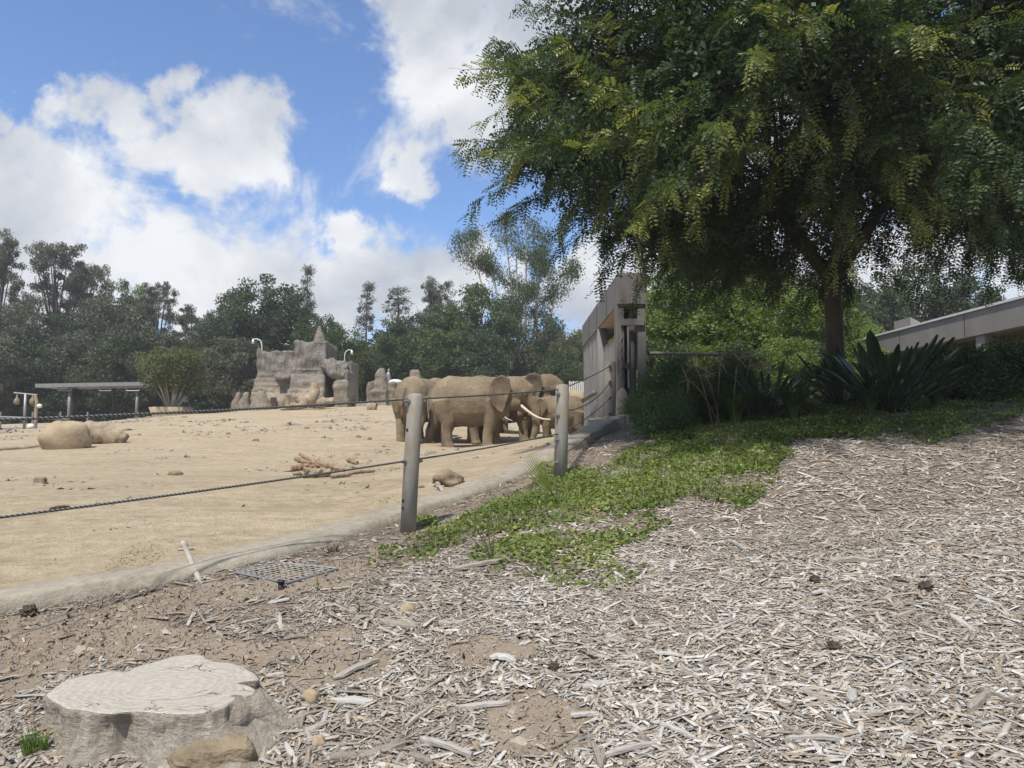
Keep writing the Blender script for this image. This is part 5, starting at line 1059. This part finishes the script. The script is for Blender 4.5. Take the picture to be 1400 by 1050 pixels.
# far wood closing the view: one mass
r = np.random.default_rng(5); n = 80000; aa = r.uniform(-.75, .75, n); dd = r.uniform(92, 118, n); X = aa * dd; tp_h = 9.5 + 3.0 * vnoise(X * .12, X * 0 + 3, 4) + 2.0 * vnoise(X * .5, X * 0, 8)
Z = .8 + tp_h * r.random(n) ** 1.05; Vq, Fq = leafcloud(np.stack([X, dd, Z], -1), 1.0, .6, .2, r)
fw = link('distant_wood', mesh_np('distant_wood', Vq, Fq, M['leaf_dark'], False, {'tint': np.repeat(r.random(n), 4)}), kind='stuff'); tag(fw, 'dark distant woodland behind the yard trees', 'wood')

# planter with bush
PD = 47.0; q = W(234, 571, PD); pl = thing('planter', 'wide tan rock planter tub at the edge of the yard', 'planter', (q[0], PD, q[2] - .4)); mb = MB()
mb.tube([(q[0], PD, q[2] - .5), (q[0], PD, q[2] + .1), (q[0], PD, q[2] + .62), (q[0], PD, q[2] + .64), (q[0], PD, q[2] + .5)], [1.0, 1.08, 1.28, 1.1, 1.05], 20); part('tub', mb, M['rock_sand'], pl, True, True)
bu = thing('planter_bush', 'olive green vase shaped bush growing in the tan planter', 'bush', (q[0], PD, q[2] + .45)); mb = MB(); r = np.random.default_rng(3); P = []
for k in range(60):
    a = r.uniform(0, 6.28); e = np.array([math.cos(a) * 1.75 * r.random() ** .5, math.sin(a) * 1.75 * r.random() ** .5, r.uniform(1.2, 3.7)]); mx_ = 3.75 - .28 * np.hypot(e[0], e[1]) ** 2; e[2] = min(e[2], mx_)
    if k < 16: mb.tube([(e[0] * .12, e[1] * .12, 0), (e[0] * .55, e[1] * .55, e[2] * .5), e], [.05, .035, .01], 6)
    P.append(e)
part('stems', mb, M['bark_pale'], bu, False); P = np.array(P); idx = np.repeat(np.arange(60), 230); PP = P[idx] + unit(r.normal(size=(len(idx), 3))) * (.62 * r.random((len(idx), 1)) ** .4); PP[:, 2] = np.maximum(PP[:, 2], .9)
Vq, Fq = leafcloud(PP, .17, .085, 0, r); link('foliage', mesh_np('foliage', Vq, Fq, M['leaf_olive'], False, {'tint': np.repeat(np.clip(r.random(60)[idx] * .5 + r.random(len(idx)) * .5, 0, 1), 4)}), bu)

# ---------------------------------------------------------------- the big shade tree
def shade_tree():
    r = np.random.default_rng(21); TB = np.array([5.45, 13.0, 0]); TB[2] = Hs(TB[0], TB[1]); t_ = thing('shade_tree', 'large spreading dark green shade tree with fine drooping leaflets', 'tree', TB)
    cen_ = np.array([4.65, 11.6, 6.85]); ax = np.array([4.65, 4.1, 3.25]); fork = np.array([5.42, 12.9, 4.25])
    mb = MB(); mb.tube(smoothpath([TB - np.array([0, 0, .3]), TB + np.array([.0, 0, .15]), TB * .5 + fork * .5 + np.array([.04, 0, 0]), fork], 2), [.24] + list(np.linspace(.19, .155, 12)), 14) if False else None
    tp_ = smoothpath([TB - np.array([0, 0, .3]), TB + np.array([0, 0, .2]), TB * .5 + fork * .5 + np.array([.05, 0, 0]), fork], 2); mb.tube(tp_, list(np.linspace(.17, .125, len(tp_))), 14); part('trunk', mb, M['bark'], t_, True, True)
    lumps = [(W(qx, qy, qd), ql, qyg) for qx, qy, qd, ql, qyg in ((742, 195, 11.0, 1.0, .3), (770, 105, 11.4, 1.1, .9), (790, 245, 11.2, .95, .5), (815, 40, 11.0, 1.1, .6), (850, 290, 11.2, .95, .4), (915, 312, 11.0, .9, .2), (820, 190, 9.8, 1.1, .95), (985, 305, 11.4, .9, .3), (1330, 290, 12.2, 1.0, .5), (1400, 300, 11.0, .95, .4), (930, 210, 8.9, 1.0, .97), (1040, 90, 8.4, 1.1, .92))]; tries = 0
    while len(lumps) < 114 and tries < 9000:
        tries += 1; u = unit(r.normal(size=(1, 3)))[0]; f = r.uniform(.35, .95) ** .7; c_ = cen_ + u * ax * f
        if c_[2] < 4.8 + .45 * math.exp(-np.hypot(c_[0] - 5.4, c_[1] - 12.5) / 1.6) - .55 * min(1, max(0, (4.0 - c_[0]) / 2)): continue
        lr = r.uniform(.85, 1.4)
        if any(np.linalg.norm((c_ - l[0])) < .72 for l in lumps): continue
        lumps.append((c_, lr, r.random()))
    mbl = MB(); hubs = [fork + np.array(v_) for v_ in ((-1.0, -.3, 1.0), (-.45, .9, 1.5), (.75, -.5, 1.15), (1.1, .7, 1.3), (-.3, -1.4, 1.3), (-2.4, -.9, 1.5), (2.2, -.8, 1.8), (-1.2, -2.4, 1.9))]
    for k, hb in enumerate(hubs):
        s_ = fork if k < 5 else hubs[k - 5]; pts = smoothpath([s_ - np.array([0, 0, .08]), s_ * .55 + hb * .45 + np.array([0, 0, -.12]), hb], 2); mb = MB(); mb.tube(pts, list(np.linspace(.11 if k < 5 else .06, .055 if k < 5 else .04, len(pts))), 9); part('limb', mb, M['bark'], t_, True, True)
    B = []; D = []; TI = []
    for c_, lr, yng in lumps:
        hb = min(hubs, key=lambda q: np.linalg.norm(q - c_)); mbl.tube(smoothpath([hb, hb * .5 + c_ * .5 + np.array([0, 0, .25]), c_], 2), list(np.linspace(.035, .012, 9)), 5)
        ns_ = int(12.5 * lr ** 2 + 3); young = 1.0 if yng > .87 else 0.0
        for s_ in range(ns_):
            u = unit(r.normal(size=(1, 3)))[0]; out = unit((c_ - cen_)[None])[0]; dr = unit((u + out * .75 + np.array([0, 0, -.05]))[None])[0]; u = u * np.array([1, 1, .6]); o_ = c_ + u * lr * .6 * r.random() ** .5; ln = r.uniform(.55, 1.15) * lr; nf = int(r.uniform(20, 30)); droop = r.uniform(.03, .32)
            prev = o_
            tw = []
            for k in range(nf):
                w = (k + 1) / nf; p_ = o_ + dr * ln * w + np.array([0, 0, -droop * ln * w * w * .6]); tw.append(p_); tg = unit((p_ - prev)[None])[0] if k else dr; prev = p_
                a = r.normal(size=3); sd_ = unit(np.cross(tg, a)[None])[0]; d_ = unit((tg * .75 + sd_ * (1 if k % 2 else -1) * .8 + np.array([0, 0, -.28]))[None])[0]
                B.append(p_); D.append(d_); TI.append(np.clip(.22 + .33 * yng * .8 + young * .33 * w + r.normal() * .11 + .12 * w, 0, 1))
            if s_ % 3 == 0: mbl.tube([tw[0], tw[len(tw) // 2], tw[-1]], [.009, .006, .003], 3, False)
    B = np.array(B); D = np.array(D); TI = np.array(TI); n = len(B); S = unit(np.cross(D, r.normal(size=(n, 3)) * .4 + np.array([0, 0, 1.0]))); U = np.cross(S, D); FL = r.uniform(.15, .26, n); npair = 6; Vs_ = []; 
    ti = []
    for k in range(npair):
        w = (k + .7) / npair; cb = B + D * (FL * w)[:, None] + np.array([0, 0, -1.0]) * (FL * .28 * w * w)[:, None]; ll = FL * .325 * (1 - .35 * abs(w - .45))
        for sg in (1, -1):
            ld = unit(S * sg + D * .45 - U * .12 + r.normal(size=(n, 3)) * .10); lw = unit(np.cross(ld, U + r.normal(size=(n, 3)) * .35)); c_ = cb + ld * (ll * .52)[:, None]
            Vq, _ = quads(c_, ld, lw, ll, ll * .40); Vs_.append(Vq); ti.append(np.repeat(TI, 4))
    lc = np.array([l[0] for l in lumps]); li_ = r.integers(0, len(lc), 95000); lrr = np.array([l[1] for l in lumps])[li_]
    PF = lc[li_] + unit(r.normal(size=(95000, 3))) * (lrr * .8 * r.random(95000) ** .45)[:, None] * np.array([1, 1, .65]); Vf_, _ = leafcloud(PF, .10, .045, .5, r); Vs_.append(Vf_); ti.append(np.repeat(np.clip(.2 + .25 * r.random(95000), 0, 1), 4))
    Vq = np.concatenate(Vs_); Fq = np.arange(len(Vq)).reshape(-1, 4)
    part('twigs', mbl, M['bark'], t_)['kind'] = 'stuff'; link('crown', mesh_np('crown', Vq - TB, Fq, M['leaf_main'], False, {'tint': np.concatenate(ti)}), t_); print('shade tree fronds', n, 'quads', len(Fq))
shade_tree()

# ---------------------------------------------------------------- ground cover, grass, litter
def bank_points(n, polys, ymin=5, ymax=14, soft=14):
    x, y = sample_bank(n, ymin, ymax); z = H(x, y); k = region(x, y, z, polys, soft) & ~inpoly(x, y, yard_poly) & (seg_dist(x, y, KP[::6]) > .25); return x[k], y[k], z[k]
x, y, z = bank_points(330000, IVY, soft=30); n = len(x); px, py = topix(x, y, z)
hgt = (.02 + .13 * fbm(x * 2.5, y * 2.5, 71)) * np.clip(.35 + (y - 6) * .2, .35, 1.2); dens = fbm(x * 1.7, y * 1.7, 90); keep = rng.random(n) < np.clip((dens - .25) * 3.6, .1, 1) * np.where(py > 705, .8, 1) * np.clip((930 - py) / 190, .6, 1)
x, y, z, hgt = x[keep], y[keep], z[keep], hgt[keep]; n = len(x); C = np.stack([x, y, z + hgt * rng.uniform(.25, 1, n)], -1)
nn = unit(rng.normal(size=(n, 3)) * .55 + np.array([0, -.15, 1.0])); D = unit(np.cross(nn, rng.normal(size=(n, 3)))); S = np.cross(nn, D); l = rng.uniform(.02, .044, n)
c6 = [C + (D * math.cos(a) + S * math.sin(a) * .9) * l[:, None] * .55 for a in (0, 1.05, 2.1, 3.3, 4.2, 5.2)]; c6[3] = C - D * (l * .3)[:, None]
Vi = np.stack(c6, 1).reshape(-1, 3); Fi = (np.arange(n)[:, None, None] * 6 + np.array([[0, 1, 2, 3], [0, 3, 4, 5]])[None]).reshape(-1, 4); ti = np.clip(.15 + rng.random(n) * .5 + (fbm(x * 1.2, y * 1.2, 33) - .45) * 1.1 + (rng.random(n) < .03) * .5, 0, 1)
gc_ = link('ground_cover', mesh_np('ground_cover', Vi, Fi, M['ivy'], False, {'tint': np.repeat(ti, 6)}), kind='stuff'); tag(gc_, 'bright green creeping ground cover between mulch and shrubs', 'ground cover'); print('ivy', n)
def blades(x, y, z, h, w, lean, matn, tint):
    n = len(x); a = rng.uniform(0, 6.28, n); d = np.stack([np.cos(a), np.sin(a), np.zeros(n)], -1); s = np.stack([-np.sin(a), np.cos(a), np.zeros(n)], -1); ln = lean * rng.uniform(.2, 1.3, n); B = np.stack([x, y, z - .01], -1); hh = h[:, None]; w_ = w[:, None] if not np.isscalar(w) else w
    m1 = B + d * (ln * h * .35)[:, None] + np.array([0, 0, 1.]) * hh * .6; tp_ = B + d * (ln * h)[:, None] + np.array([0, 0, 1.]) * hh * (1 - .25 * ln[:, None])
    Vb = np.stack([B - s * w_, B + s * w_, m1 + s * w_ * .8, m1 - s * w_ * .8, tp_], 1).reshape(-1, 3); k = np.arange(n)[:, None, None] * 5; Fb = np.concatenate([(k + np.array([[0, 1, 2]])), (k + np.array([[0, 2, 3]])), (k + np.array([[3, 2, 4]]))], 1).reshape(-1, 3)
    return Vb, Fb, np.repeat(tint, 5)
GR = [[(880, 625), (960, 590), (1060, 580), (1060, 640), (960, 690), (860, 690), (820, 660)], [(570, 745), (700, 690), (800, 650), (800, 700), (640, 740)]]
x, y, z = bank_points(60000, GR, 6, 13); k = rng.random(len(x)) < .55; x, y, z = x[k], y[k], z[k]; Vb, Fb, tb_ = blades(x, y, z, rng.uniform(.06, .2, len(x)), .0028, .7, 'grass', rng.random(len(x)))
o_ = link('grass', mesh_np('grass', Vb, Fb, M['grass'], False, {'tint': tb_}), kind='stuff'); tag(o_, 'fine grass growing through the ground cover', 'grass')
x, y = sample_bank(60000, 4.5, 12.5); kd = seg_dist(x, y, KP[::6]); k = (kd < 1.4) & (kd > .12) & ~inpoly(x, y, yard_poly) & (fbm(x * 2.3, y * 2.3, 55) > .44) & (rng.random(len(x)) < .8); x, y = x[k], y[k]; z = H(x, y)
Vb, Fb, tb_ = blades(x, y, z, rng.uniform(.015, .06, len(x)), .003, 2.0, 'drygrass', rng.random(len(x))); o_ = link('dry_litter', mesh_np('dry_litter', Vb, Fb, M['drygrass'], False, {'tint': tb_}), kind='stuff'); tag(o_, 'dry brown grass litter along the kerb', 'dry grass')
SW = [[(150, 765), (190, 740), (260, 730), (250, 750), (190, 780), (140, 790)], [(50, 770), (80, 762), (75, 778), (50, 782)], [(500, 690), (545, 668), (545, 690)], [(580, 690), (600, 660), (605, 680)], [(270, 735), (330, 720), (340, 728), (290, 742)]]
x, y = sample_bank(90000, 5.5, 12); z = H(x, y); k = region(x, y, z, SW, 5) & inpoly(x, y, yard_poly) & (fbm(x * 5, y * 5, 12) > .42); x, y, z = x[k], y[k], z[k]
Vb, Fb, tb_ = blades(x, y, z, rng.uniform(.01, .035, len(x)), .004, 1.6, 'grass', rng.random(len(x))); o_ = link('yard_weeds', mesh_np('yard_weeds', Vb, Fb, M['grass'], False, {'tint': tb_}), kind='stuff'); tag(o_, 'thin low weeds sprouting from the sand by the kerb', 'weeds')

def tuft(name, px, py, n, h, w, matn, label, cat, spread=.05, lean=.6, d=None, tint=None, group=None):
    g = G(px, py); a = rng.uniform(0, 6.28, n); q = spread * np.sqrt(rng.random(n)); Vb, Fb, tb_ = blades(q * np.cos(a), q * np.sin(a), np.zeros(n), h * rng.uniform(.45, 1.1, n), w, lean, matn, rng.random(n) if tint is None else np.clip(tint + rng.normal(size=n) * .15, 0, 1))
    return tag(link(name, mesh_np(name, Vb, Fb, M[matn], False, {'tint': tb_}), None, g), label, cat, group)
tuft('grass_tuft', 47, 1030, 150, .13, .0025, 'grass', 'bright green grass tuft growing against the stump', 'grass tuft', .05, .6, tint=.3)
def sprout(px, py, h, n, label):
    g = G(px, py); mb = MB(); mb.tube([(0, 0, -.02), (.01, 0, h * .5), (0, .01, h)], [.004, .0035, .002], 6); t_ = thing('weed_sprout', label, 'weed', g); part('stem', mb, M['grass'], t_, False)
    zz = h * rng.uniform(.1, 1, n); a = rng.uniform(0, 6.28, n); D = unit(np.stack([np.cos(a), np.sin(a), rng.uniform(.1, .8, n)], -1)); S = unit(np.cross(D, np.array([0, 0, 1.]))); l = rng.uniform(.3, .5, n) * h * (1.1 - zz / h * .6) * .8
    Vq, Fq = quads(np.stack([0 * zz, 0 * zz, zz], -1) + D * (l * .5)[:, None], D, S, l, l * .3); link('leaves', mesh_np('leaves', Vq, Fq, M['ivy'], False, {'tint': np.repeat(rng.random(n) * .5, 4)}), t_)
sprout(1238, 652, .16, 26, 'upright green thistle sprout alone on the mulch slope'); sprout(489, 838, .07, 22, 'low green sprout in the chips near the round pale stone'); sprout(433, 808, .09, 16, 'thin green weed just past the sprinkler head'); sprout(1135, 835, .07, 8, 'tiny green shoot below the thick grey chunk'); sprout(1028, 780, .06, 12, 'small green weed beside the ground cover edge')
tuft('dry_weed', 305, 768, 60, .10, .003, 'drygrass', 'small dry brown weed between kerb and grate', 'weed', .05, .8); tuft('dry_weed', 455, 756, 70, .11, .003, 'drygrass', 'dry grey brown weed by the far corner of the grate', 'weed', .05, .7)
# dead twigs rising from the ground cover
g = G(672, 765); mb = MB()
for (dx, dz, dy) in ((-.14, .34, .1), (-.22, .42, .0), (-.05, .36, .15), (.03, .25, -.05), (-.30, .28, .1)): mb.tube([(0, 0, 0), (dx * .5, dy * .5, dz * .55), (dx, dy, dz)], [.005, .004, .002], 5)
mb.v = [tuple(np.array(v_) + g) for v_ in mb.v]; single('dead_twigs', mb, M['bark'], 'grey dead twigs standing up from the ground cover patch', 'twigs')

# ---------------------------------------------------------------- young palm behind the second post
g = G(764, 690); pa = thing('young_palm', 'small young palm with stiff pleated fronds at the foot of the post', 'palm', g)
def frond(tip, wide, nseg, parent, tint):
    tip = np.array(tip) - g; ln = np.linalg.norm(tip); d = tip / ln; s = unit(np.cross(d, np.array([0, -1., .3]))[None])[0]; Vf = []; Ff = []
    for k in range(nseg):
        u = (k / (nseg - 1) - .5) * 2 if nseg > 1 else 0; b0 = d * ln * .30; e = d * ln * (1 - .22 * u * u) + s * wide * u + np.array([0, 0, -.03 * abs(u)]); m_ = b0 * .45 + e * .55 + s * wide * u * .1; wv = s * wide / nseg * .5; i = len(Vf)
        Vf += [b0 - wv * .3, b0 + wv * .3, m_ + wv, m_ - wv, e]; Ff += [(i, i + 1, i + 2, i + 3), (i + 3, i + 2, i + 4)]
    me = mesh_np('frond', Vf, Ff, M['ivy'], False, {'tint': np.full(len(Vf), tint)}); o_ = link('frond', me, parent); mb = MB(); mb.tube([(0, 0, 0), d * ln * .34], .006, 5); o2 = link('stalk', mesh_np('stalk', mb.v, mb.f, M['grass'], False), o_)
for (tx, ty, dd_, wd, ns_, ti_) in ((718, 616, -.1, .13, 11, .8), (731, 634, -.2, .10, 8, .72), (752, 632, .1, .03, 5, .25), (770, 640, 0, .02, 3, .45), (787, 632, .15, .025, 4, .55), (797, 650, -.1, .02, 3, .9), (735, 668, -.25, .03, 4, .85), (742, 690, -.3, .03, 4, .8)): frond(W(tx, ty, g[1] + dd_), wd, ns_, pa, ti_)

# ---------------------------------------------------------------- bird of paradise clumps under the tree
def paddle(i):
    r_ = random.Random(50 + i); L_ = 1.0; bl = r_.uniform(.38, .46); w = r_.uniform(.032, .044); bend = r_.uniform(.05, .22); V_ = []; F_ = []; c = lambda u: np.array([bend * u * u, 0, u - bend * .3 * u * u])
    mb = MB(); mb.tube([c(u) * L_ for u in np.linspace(0, 1 - bl, 5)], [.013, .011, .009, .008, .007], 5); n = 9; V_ = list(mb.v); F_ = list(mb.f)
    for k in range(n):
        u = k / (n - 1); ww = w * (math.sin(math.pi * (u * .86 + .10)) ** .75); p_ = c(1 - bl + bl * u); b0 = len(V_)
        if k == n - 1: ww = .004
        V_ += [tuple(p_ + np.array([.02, -ww, .0])), tuple(p_ + np.array([-.012 * math.sin(math.pi * u), 0, 0])), tuple(p_ + np.array([.02, ww, 0]))]
        if k: F_ += [(b0 - 3, b0 - 2, b0 + 1, b0), (b0 - 2, b0 - 1, b0 + 2, b0 + 1)]
    return mesh_np('leaf', V_, F_, M['strel'], True, {'tint': [r_.random()] * len(V_)})
PAD = [paddle(i) for i in range(6)]
def clump(px, py, d, n, h, label, lean=.5, narrow=1.0, up=None):
    x_ = (px - 700) / FPX * d; t_ = thing('bird_of_paradise', label, 'plant', (x_, d, Hs(x_, d) - .03), 0, 'leafy clumps under the shade tree'); r_ = random.Random(int(px))
    for k in range(n):
        a = r_.uniform(0, 6.28); q = r_.random() ** .6; o_ = link('leaf', PAD[k % 6], t_, (math.cos(a) * .22 * r_.random(), math.sin(a) * .22 * r_.random(), 0)); s_ = h * r_.uniform(.68, 1.05) * (1 - .15 * q); o_.rotation_euler = (0, lean * q * 1.5, a); o_.scale = (s_ * narrow * 1.1, s_ * narrow * 1.1, s_)
    return t_
clump(1215, 548, 11.6, 84, 1.42, 'large dark clump of upright paddle shaped leaves beside the trunk', .62, 1.15)
clump(1045, 550, 12.0, 54, 1.15, 'smaller dark paddle leaf clump with dry flower heads', .6)
clump(1150, 550, 12.6, 36, 1.2, 'paddle leaf clump half behind the trunk base', .6)
def strappy(px, d, n, h, label, tint, matn='hedge'):
    x_ = (px - 700) / FPX * d; z_0 = Hs(x_, d); a = rng.uniform(0, 6.28, n); Vf = []; Ff = []
    for k in range(n):
        hh = h * rng.uniform(.6, 1.1); ln = rng.uniform(.5, 1.2) * hh; w = .013; dv = np.array([math.cos(a[k]), math.sin(a[k]), 0]); s = np.array([-dv[1], dv[0], 0]); b0 = len(Vf)
        for q in range(6): u = q / 5; p_ = dv * (.05 + ln * u * u * .9) + np.array([0, 0, hh * (u * 1.6 - u * u * (1.0 if k % 2 else .75))]); ww = w * (1 - u ** 3) + .001; Vf += [p_ - s * ww, p_ + s * ww]
        for q in range(5): i = b0 + q * 2; Ff.append((i, i + 1, i + 3, i + 2))
    return tag(link('strappy_plant', mesh_np('strappy_plant', Vf, np.array(Ff), M[matn], True, {'tint': np.clip(tint + np.repeat(rng.normal(size=n) * .2, 12), 0, 1)}), None, (x_, d, z_0)), label, 'plant', 'strappy plants under the shade tree')
strappy(1005, 11.6, 170, .75, 'arching strap leaved plant next to the dark mounded shrub', .6); strappy(1085, 11.4, 150, .7, 'arching strap leaved plant between the two paddle clumps', .45); strappy(1190, 11.2, 150, .65, 'arching strap leaved plant at the front of the large paddle clump', .4); strappy(1280, 11.5, 120, .6, 'arching strap leaved plant toward the barn side of the paddle clump', .4)
mb = MB(); d = 11.8
for (bx, tx, ty) in ((975, 950, 500), (980, 985, 495), (985, 965, 515), (1000, 1010, 490), (1010, 1030, 482), (985, 940, 520), (1020, 1042, 500)):
    a = np.array([(bx - 700) / FPX * d, d, Hs((bx - 700) / FPX * d, d)]); e = W(tx, ty, d - .1); mb.tube(smoothpath([a, a * .4 + e * .6 + np.array([0, 0, .15]), e], 2), .006, 5)
    for k in range(9): v_ = rng.normal(size=3) * .12; mb.tube([e, e + v_ * .5, e + v_ + np.array([0, 0, -.03])], [.006, .007, .002], 4)
single('dry_flower_heads', mb, simple('dry_stalk', (.20, .13, .075), (.34, .235, .15), 9, .9, .2, .004), 'tan dried flower stalks bending over the smaller paddle clump', 'dry flowers')
def shrub(px0, px1, top, d, label, n, l, w, matn, up, seed, dep=.9, stems=14, tintb=.3):
    r = np.random.default_rng(seed); x0 = (px0 - 700) / FPX * d; x1 = (px1 - 700) / FPX * d; xc = (x0 + x1) / 2; zb_ = Hs(xc, d); ht = W(px0, top, d)[2] - zb_; t_ = thing('shrub', label, 'shrub', (xc, d, zb_), 0, 'shrubs under the shade tree'); mb = MB(); K = 55
    u = unit(r.normal(size=(K, 3))); u[:, 2] = abs(u[:, 2]); f = r.random((K, 1)) ** .4; CC = u * f * np.array([(x1 - x0) / 2 * .85, dep * .85, ht * .88]) + np.array([0, 0, .05])
    for k in range(stems): mb.tube([(CC[k, 0] * .3, CC[k, 1] * .3, -.05), CC[k] * np.array([.7, .7, .6]), CC[k]], [.018, .012, .005], 5)
    part('stems', mb, M['bark'], t_, False); idx = r.integers(0, K, n); P = CC[idx] + unit(r.normal(size=(n, 3))) * (.26 * r.random((n, 1)) ** .5) * np.array([1, 1, .9])
    # leaf hugs the ground line of the slope
    gz_ = H(P[:, 0] + xc, P[:, 1] + d) - zb_; P[:, 2] = np.maximum(P[:, 2], gz_ + .02 + .1 * r.random(n)); Vq, Fq = leafcloud(P, l, w, -up, r)
    link('foliage', mesh_np('foliage', Vq, Fq, M[matn], False, {'tint': np.repeat(np.clip(tintb + r.random(K)[idx] * .4 + r.normal(size=n) * .15, 0, 1), 4)}), t_)
shrub(846, 992, 486, 12.5, 'dark mounded fine leaved shrub in front of the gate column', 34000, .048, .013, 'hedge', .8, 1, .9)
shrub(862, 950, 535, 11.5, 'low green shoulder of shrub spilling toward the ground cover', 15000, .042, .012, 'hedge', .8, 2, .6)
shrub(945, 1060, 477, 12.9, 'loose grey green shrub between mounded shrub and paddle clump', 16000, .06, .018, 'hedge', .6, 3, .7)
shrub(1290, 1375, 470, 13.0, 'dark broad leaved shrub before the barn column', 9000, .07, .04, 'hedge', .1, 4, .8); shrub(1340, 1450, 450, 13.2, 'taller dark shrub hiding the high end of the barn wall', 12000, .07, .04, 'hedge', .1, 5, .9)
shrub(1225, 1310, 500, 13.4, 'dark shrub behind the large paddle clump', 8000, .07, .035, 'hedge', .1, 6, .8)

# ---------------------------------------------------------------- thin summer haze
hm = bpy.data.materials.new('thin_haze'); hm.use_nodes = True; t = hm.node_tree; t.nodes.clear(); pv = t.nodes.new('ShaderNodeVolumePrincipled'); ho = t.nodes.new('ShaderNodeOutputMaterial')
pv.inputs['Color'].default_value = (.95, .95, .95, 1); pv.inputs['Density'].default_value = .0010; pv.inputs['Anisotropy'].default_value = .2; t.links.new(pv.outputs[0], ho.inputs['Volume'])
mb = MB(); mb.box(-470, 470, -470, 470, -3.5, 34); hz = link('haze', mesh_np('haze', mb.v, mb.f, hm), kind='stuff'); tag(hz, 'thin pale air over the whole yard', 'haze')
